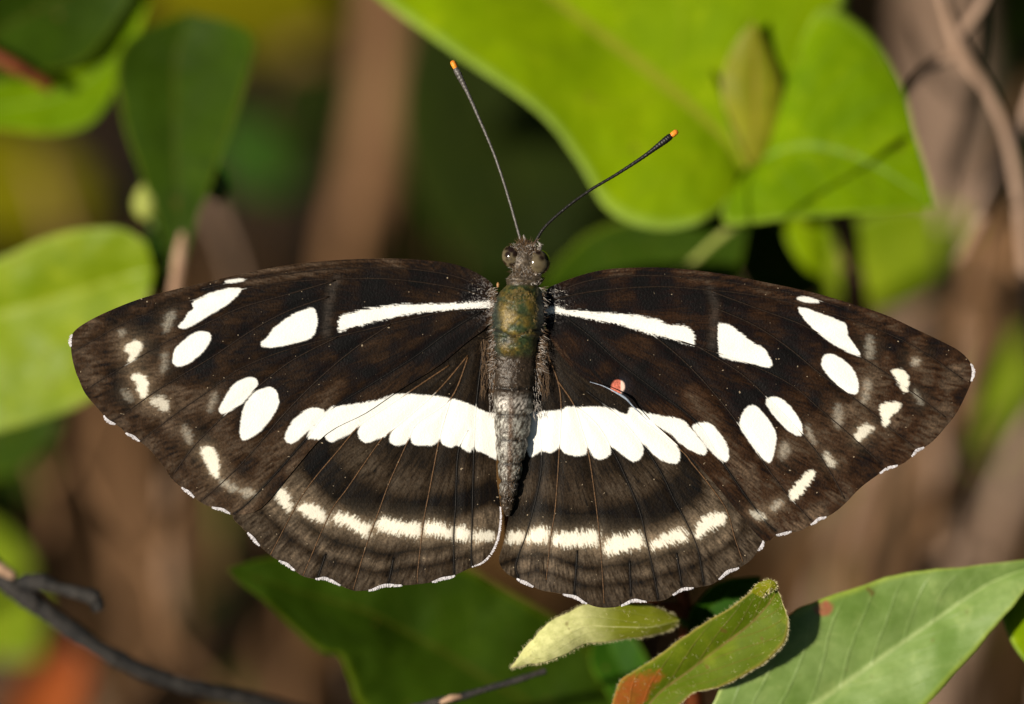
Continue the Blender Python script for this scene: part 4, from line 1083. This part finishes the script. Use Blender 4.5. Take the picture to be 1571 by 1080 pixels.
# body: one continuous lofted mesh, head to tail
def body():
    # y(px), cx, half width, height(top), h centre
    st = [(366, 806, 4, 4, 8), (371, 806, 12, 9, 9), (380, 806, 20, 14, 10), (395, 805, 23, 18, 12), (410, 806, 22, 18, 11), (417, 807, 19, 15, 10), (421, 807, 24, 17, 10), (428, 806, 30, 21, 10), (434, 804, 27, 19, 9), (438, 802, 25, 19, 9),
          (446, 800, 31, 26, 8), (460, 797, 37, 33, 8), (480, 795, 40, 37, 8), (500, 794, 40, 36, 8), (512, 793, 38, 33, 8), (518, 792, 35, 28, 8), (524, 791, 34, 29, 7), (535, 791, 33, 28, 6), (546, 790, 32, 22, 5), (556, 790, 31, 19, 5), (570, 790, 32, 21, 4),
          (590, 789, 31, 22, 4), (610, 788, 31, 23, 4), (640, 787, 29, 22, 3), (676, 785, 25, 20, 3), (712, 783, 20, 17, 2), (740, 781, 15, 14, 1), (764, 779, 13, 12, 0), (780, 779, 8, 8, -1), (792, 779, 3, 3, -2)]
    st = catmull(np.array(st, float), 9)
    n = len(st); m = 72
    th = np.linspace(0, 2 * math.pi, m, endpoint=False)
    X = st[:, 1][:, None] + st[:, 2][:, None] * np.cos(th)
    Y = st[:, 0][:, None] + 0 * th
    H = st[:, 4][:, None] + st[:, 3][:, None] * np.sin(th)
    # abdomen rings sink a little between segments
    segs = [597, 638, 676, 712, 741, 765]
    y = Y
    ring = sum(np.exp(-((y + 2.5 * np.cos(th) ** 2 - s) / 2.2) ** 2) for s in segs)
    ridge = np.exp(-((X - (784 - .02 * (y - 600))) / 4) ** 2) * sstep(590, 610, y)
    # scutellum groove
    g1 = np.exp(-((y - (516 - 10 * np.sin(np.clip((X - 790) / 30, -1, 1) * 1.3) ** 2)) / 1.8) ** 2) * (np.sin(th) > 0)
    fine = fbm(X / 3.2 + 50, Y / 3.2 + 50, 51, 3) - .5
    fine2 = fbm(X / 9 + 50, Y / 9 + 50, 52, 2) - .5
    rad = -3.4 * ring - 4.0 * g1 + 2.6 * fine * np.where(y < 436, 1.6, 1.0) * np.where(y > 550, 1.1, .6) + 2.0 * fine2
    X2 = X + rad * np.cos(th); H2 = H + rad * np.sin(th)
    # colours
    C = np.zeros(X.shape + (3,))
    C[:] = (.034, .022, .013)
    # head: grey brown hair
    hd = (1 - sstep(432, 440, y))[..., None]
    C = C * (1 - hd) + hd * np.array([.075, .055, .036]) * (0.3 + 1.6 * np.clip(fine + .4, 0, 1))[..., None]
    # thorax: bronze green
    thx = (sstep(434, 442, y) * (1 - sstep(536, 552, y)))[..., None]
    br = np.array([.11, .075, .012]); gr = np.array([.030, .048, .016]); bl = np.array([.02, .028, .02])
    q = sstep(-.25, .25, fine2 + .35 * fine + np.abs(X - 800) / 120 - .13)[..., None]
    tcol = gr * (1 - q) + br * q
    side = sstep(22, 36, np.abs(X - 796))[..., None]
    tcol = tcol * (1 - side) + bl * side
    greyf = sstep(20, 33, X - 800)[..., None] * .8
    tcol = tcol * (1 - greyf) + np.array([.2, .19, .17]) * greyf
    C = C * (1 - thx) + thx * tcol * (0.7 + 1.0 * np.clip(fine + .4, 0, 1))[..., None]
    blk = (np.exp(-(((X - 778) / 12) ** 2 + ((y - 523) / 7) ** 2)))[..., None]
    C = C * (1 - .85 * blk) * (1 - .7 * g1[..., None])
    # abdomen: whitish speckle, brown centre line and rings
    ab = sstep(600, 625, y) * (1 - sstep(725, 770, y))
    spk = sstep(-.06, .08, fbm(X / 1.5 + 90, Y / 2.6 + 90, 61, 2) - .5)
    wht = (ab * (.08 + .92 * spk) * (1 - ridge * .85) * (1 - np.clip(ring, 0, 1)))[..., None]
    C = C * (1 - wht) + wht * np.array([.33, .32, .285])
    brn = (ridge * ab * .7)[..., None]; C = C * (1 - brn) + brn * np.array([.10, .055, .03])
    spot = np.exp(-(((X - 770) / 8) ** 2 + ((y - 620) / 9) ** 2)) + np.exp(-(((X - 799) / 11) ** 2 + ((y - 622) / 12) ** 2))
    sp_ = np.clip(spot * 1.3, 0, 1)[..., None] * .6 * spk[..., None]; C = C * (1 - sp_) + sp_ * np.array([.62, .55, .5])
    dark = (np.clip(ring, 0, 1) * sstep(560, 580, y))[..., None]; C = C * (1 - .85 * dark)
    C *= (1 + .5 * fine[..., None])
    W = P(X2, Y, -H2).reshape(-1, 3)
    F = []
    for i in range(n - 1):
        for k in range(m):
            k2 = (k + 1) % m
            F.append((i * m + k, (i + 1) * m + k, (i + 1) * m + k2, i * m + k2))
    F.append(tuple(range(m))); F.append(tuple((n - 1) * m + k for k in range(m))[::-1])
    mat = tinted_mat('body_scales', .42, .5, .5, .9, 7000, 0.1, .15)
    return mesh_obj('body', W, F, mat, bf, col=np.clip(C.reshape(-1, 3), .002, .9))
bd = body()

def hairs(parent, gen, count, mat, name, seed):
    r = np.random.default_rng(seed); V = []; F = []
    for k in range(count):
        (x, y, h), (dx, dy, dh), w = gen(r)
        q = len(V)
        l = math.hypot(dx, dy) + 1e-6; sx, sy = -dy / l * w, dx / l * w
        V += [(x - sx, y - sy, -h), (x + sx, y + sy, -h), (x + dx, y + dy, -(h + dh))]
        F.append((q, q + 1, q + 2))
    V = np.array(V)
    o = mesh_obj(name, P(V[:, 0], V[:, 1], V[:, 2]), np.array(F), mat, parent, smooth=False); o['kind'] = 'stuff'
    return o
M_hairg = plain_mat('grey_hair', (0.16, 0.13, 0.11), (0.5, 0.46, 0.42), 4000, .5, .4)
M_hairb = plain_mat('brown_hair', (0.03, 0.018, 0.01), (0.16, 0.09, 0.04), 4000, .5, .4)
M_hairgold = plain_mat('bronze_hair', (0.05, 0.045, 0.015), (0.24, 0.15, 0.03), 4000, .4, .6)
def g_side(r):
    s = r.choice([-1, 1]); y = r.uniform(440, 570)
    return (794 + s * r.uniform(30, 40), y, r.uniform(8, 22)), (s * r.uniform(2, 12), r.uniform(-2, 9), r.uniform(-3, 4)), .45
hairs(bd, g_side, 260, M_hairg, 'fur', 1)
hairs(bd, g_side, 500, M_hairb, 'fur', 2)
def g_top(r):
    a = r.uniform(0, 6.28); q = math.sqrt(r.random()); x = 795 + 30 * q * math.cos(a); y = 478 + 38 * q * math.sin(a)
    h = 8 + 36 * math.sqrt(max(0, 1 - ((x - 795) / 41) ** 2)) * (1 - .12 * abs(y - 480) / 38)
    return (x, y, h), (r.normal() * 1.2, r.uniform(1, 5), .6), .5
hairs(bd, g_top, 900, M_hairgold, 'fur', 3)
def g_head(r):
    a = r.uniform(0, 6.28); x = 806 + r.uniform(-24, 24); y = r.uniform(374, 436)
    return (x, y, 12 + 16 * math.sqrt(max(0, 1 - ((x - 806) / 27) ** 2))), ((x - 806) * .1 + r.normal() * 2, r.uniform(-5, 3), r.uniform(0, 3)), .5
hairs(bd, g_head, 350, M_hairg, 'fur', 4)
hairs(bd, g_head, 500, M_hairb, 'fur', 8)
def g_brow(r):
    x = 806 + r.normal() * 7; y = r.uniform(368, 392)
    return (x, y, 18 + r.uniform(0, 8)), ((x - 806) * .25 + r.normal() * 1.5, r.uniform(-9, -2), r.uniform(1, 5)), .6
hairs(bd, g_brow, 220, M_hairb, 'fur', 9)
def g_abd(r):
    y = r.uniform(545, 770); hw = np.interp(y, [545, 640, 712, 770], [30, 28, 19, 8]); cx = np.interp(y, [545, 640, 770], [790, 787, 779]); q = r.uniform(-.95, .95)
    x = cx + hw * q; h = 3 + np.interp(y, [545, 600, 700, 770], [22, 23, 20, 11]) * math.sqrt(1 - q * q)
    return (x, y, h), (r.normal() * .5, r.uniform(1.5, 3.5), .2), .4
hairs(bd, g_abd, 160, M_hairg, 'fur', 10)
hairs(bd, g_abd, 500, M_hairb, 'fur', 11)
def g_base(r):
    s = r.choice([-1, 1]); y = r.uniform(520, 600); x = 790 + s * r.uniform(30, 52)
    return (x, y, r.uniform(5, 12)), (s * r.uniform(-2, 4), r.uniform(6, 20), r.uniform(-2, 1)), .4
hairs(bd, g_base, 500, M_hairb, 'fur', 5)
hairs(bd, lambda r: ((lambda s: ((790 + s * r.uniform(28, 40), r.uniform(560, 640), r.uniform(5, 14)), (s * r.uniform(-1, 3), r.uniform(3, 10), 0), .4))(r.choice([-1, 1]))), 200, M_hairg, 'fur', 6)
def g_joint(r):
    s = r.choice([-1, 1]); x = 795 + s * r.uniform(32, 75); y = (452 if s < 0 else 458) + r.uniform(-16, 22)
    return (x, y, r.uniform(9, 13)), (s * r.uniform(1, 6), r.uniform(-2, 3), .3), .5
hairs(bd, g_joint, 50, M_hairg, 'fur', 7)

# eyes: mottled glassy beads
def eye_mat():
    m, nt, N, L = new_mat('compound_eye')
    tc = N.new('ShaderNodeTexCoord')
    v = N.new('ShaderNodeTexVoronoi'); v.inputs['Scale'].default_value = 2100; v.inputs['Randomness'].default_value = 1.0; L.new(tc.outputs['Object'], v.inputs['Vector'])
    nz = noise(N, L, tc.outputs['Object'], 3500, 3, 0.6)
    dd = math_(N, L, 'ADD', v.outputs['Distance'], math_(N, L, 'MULTIPLY_ADD', nz.outputs[0], 0.5, -0.25))
    f = maprange(N, L, dd, 0.28, 0.72)
    col = mixc(N, L, f, (0.014, 0.007, 0.004), (0.12, 0.095, 0.055))
    p = N.new('ShaderNodeBsdfPrincipled'); L.new(col, p.inputs['Base Color'])
    p.inputs['Roughness'].default_value = 0.12; p.inputs['Specular IOR Level'].default_value = 0.5
    o = N.new('ShaderNodeOutputMaterial'); L.new(p.outputs[0], o.inputs[0])
    return m
M_eye = eye_mat()
def ball(cx, cy, h, rx, ry, rz, mat, name, parent, n=28):
    V = []; F = []
    for i in range(n + 1):
        a = math.pi * i / n
        for k in range(2 * n):
            b = math.pi * k / n
            V.append((cx + rx * math.sin(a) * math.cos(b), cy + ry * math.cos(a), -(h + rz * math.sin(a) * math.sin(b))))
    for i in range(n):
        for k in range(2 * n):
            k2 = (k + 1) % (2 * n)
            F.append((i * 2 * n + k, (i + 1) * 2 * n + k, (i + 1) * 2 * n + k2, i * 2 * n + k2))
    V = np.array(V)
    return mesh_obj(name, P(V[:, 0], V[:, 1], V[:, 2]), np.array(F), mat, parent)
ball(786, 393, 14, 16, 18, 15, M_eye, 'eye', bf)
ball(825, 402, 15, 19, 20, 17, M_eye, 'eye', bf)

# antennae
M_ant = plain_mat('antenna', (0.004, 0.003, 0.003), (0.018, 0.015, 0.013), 5000, .45, .5, 1.0, 0.00005)
M_antg = plain_mat('highlit_antenna', (0.03, 0.027, 0.024), (0.15, 0.135, 0.125), 6000, .4, .6, 1.0, 0.00005)  # lighter copy for the left antenna, its silver highlight put into the colour
M_tip = plain_mat('orange_tip', (0.75, 0.16, 0.01), (0.95, 0.42, 0.04), 4000, .5, .4)
M_joint = plain_mat('joint_bead', (0.3, 0.14, 0.05), (0.5, 0.28, 0.12), 4000, .5, .4)
def antenna(pts, mat):
    c = catmull(np.array(pts, float), 24)
    n = len(c); t = np.linspace(0, 1, n)
    rad = np.interp(t, [0, .05, .6, .8, .93, .97, 1], [2.8, 2.2, 2.3, 3.2, 5.4, 5.2, 4.0])
    rad = rad * (1 + 0.05 * np.sin(np.arange(n) * 2 * math.pi / 4))
    tv, tf, tu = tube(P(c[:, 0], c[:, 1], c[:, 2]), rad * S, 10, 0.02, 3)
    o = mesh_obj('antenna', tv, tf, mat, bf, uv=tu)
    e = c[-1]; d = c[-1] - c[-4]; d /= np.linalg.norm(d)
    q = np.array([e - d * 1, e + d * 3, e + d * 7, e + d * 10.5, e + d * 12.5])
    q = catmull(q, 4)
    rr = np.interp(np.linspace(0, 1, len(q)), [0, .3, .65, .88, 1], [3.7, 4.6, 4.3, 2.8, .4])
    tv, tf, tu = tube(P(q[:, 0], q[:, 1], q[:, 2]), rr * S, 12, 0.02, 4)
    mesh_obj('tip', tv, tf, M_tip, o, uv=tu)
antenna([(800, 374, -14), (797, 362, -14), (783, 312, -12), (770, 270, -10), (755, 228, -8), (728, 165, -6), (712, 130, -5), (699, 104, -5)], M_antg)
antenna([(819, 376, -14), (824, 366, -14), (838, 346, -12), (868, 319, -10), (905, 292, -8), (945, 268, -6), (985, 242, -6), (1012, 222, -6), (1030, 208, -6)], M_ant)
# palps
for (a, b, c) in [((801, 378, -16), (805, 368, -18), (803, 360, -18)), ((826, 386, -18), (829, 376, -20), (824, 370, -20))]:
    q = catmull(np.array([a, b, c], float), 6)
    tv, tf, tu = tube(P(q[:, 0], q[:, 1], q[:, 2]), np.linspace(4.2, .8, len(q)) * S, 8, 0.05, 5)
    mesh_obj('palp', tv, tf, M_hairg, bf, uv=tu)
# small orange bead at the left wing joint
ball(764, 437, 13, 2.2, 4, 2.2, M_joint, 'wing_joint', bf, 8)
# legs, reaching back to the stem it sits on
for (a, b, c, e) in [((775, 455, 0), (735, 450, 60), (740, 520, 95), (785, 560, 80)), ((812, 460, 0), (850, 450, 60), (842, 520, 95), (798, 560, 80)),
                     ((778, 500, 0), (745, 540, 60), (755, 600, 90), (783, 640, 86)), ((806, 500, 0), (838, 540, 60), (825, 600, 90), (793, 640, 86))]:
    q = catmull(np.array([a, b, c, e], float), 6)
    tv, tf, tu = tube(P(q[:, 0], q[:, 1], q[:, 2]), np.linspace(3.6, 1.6, len(q)) * S, 8, 0.05, 6)
    mesh_obj('leg', tv, tf, M_hairb, bf, uv=tu)
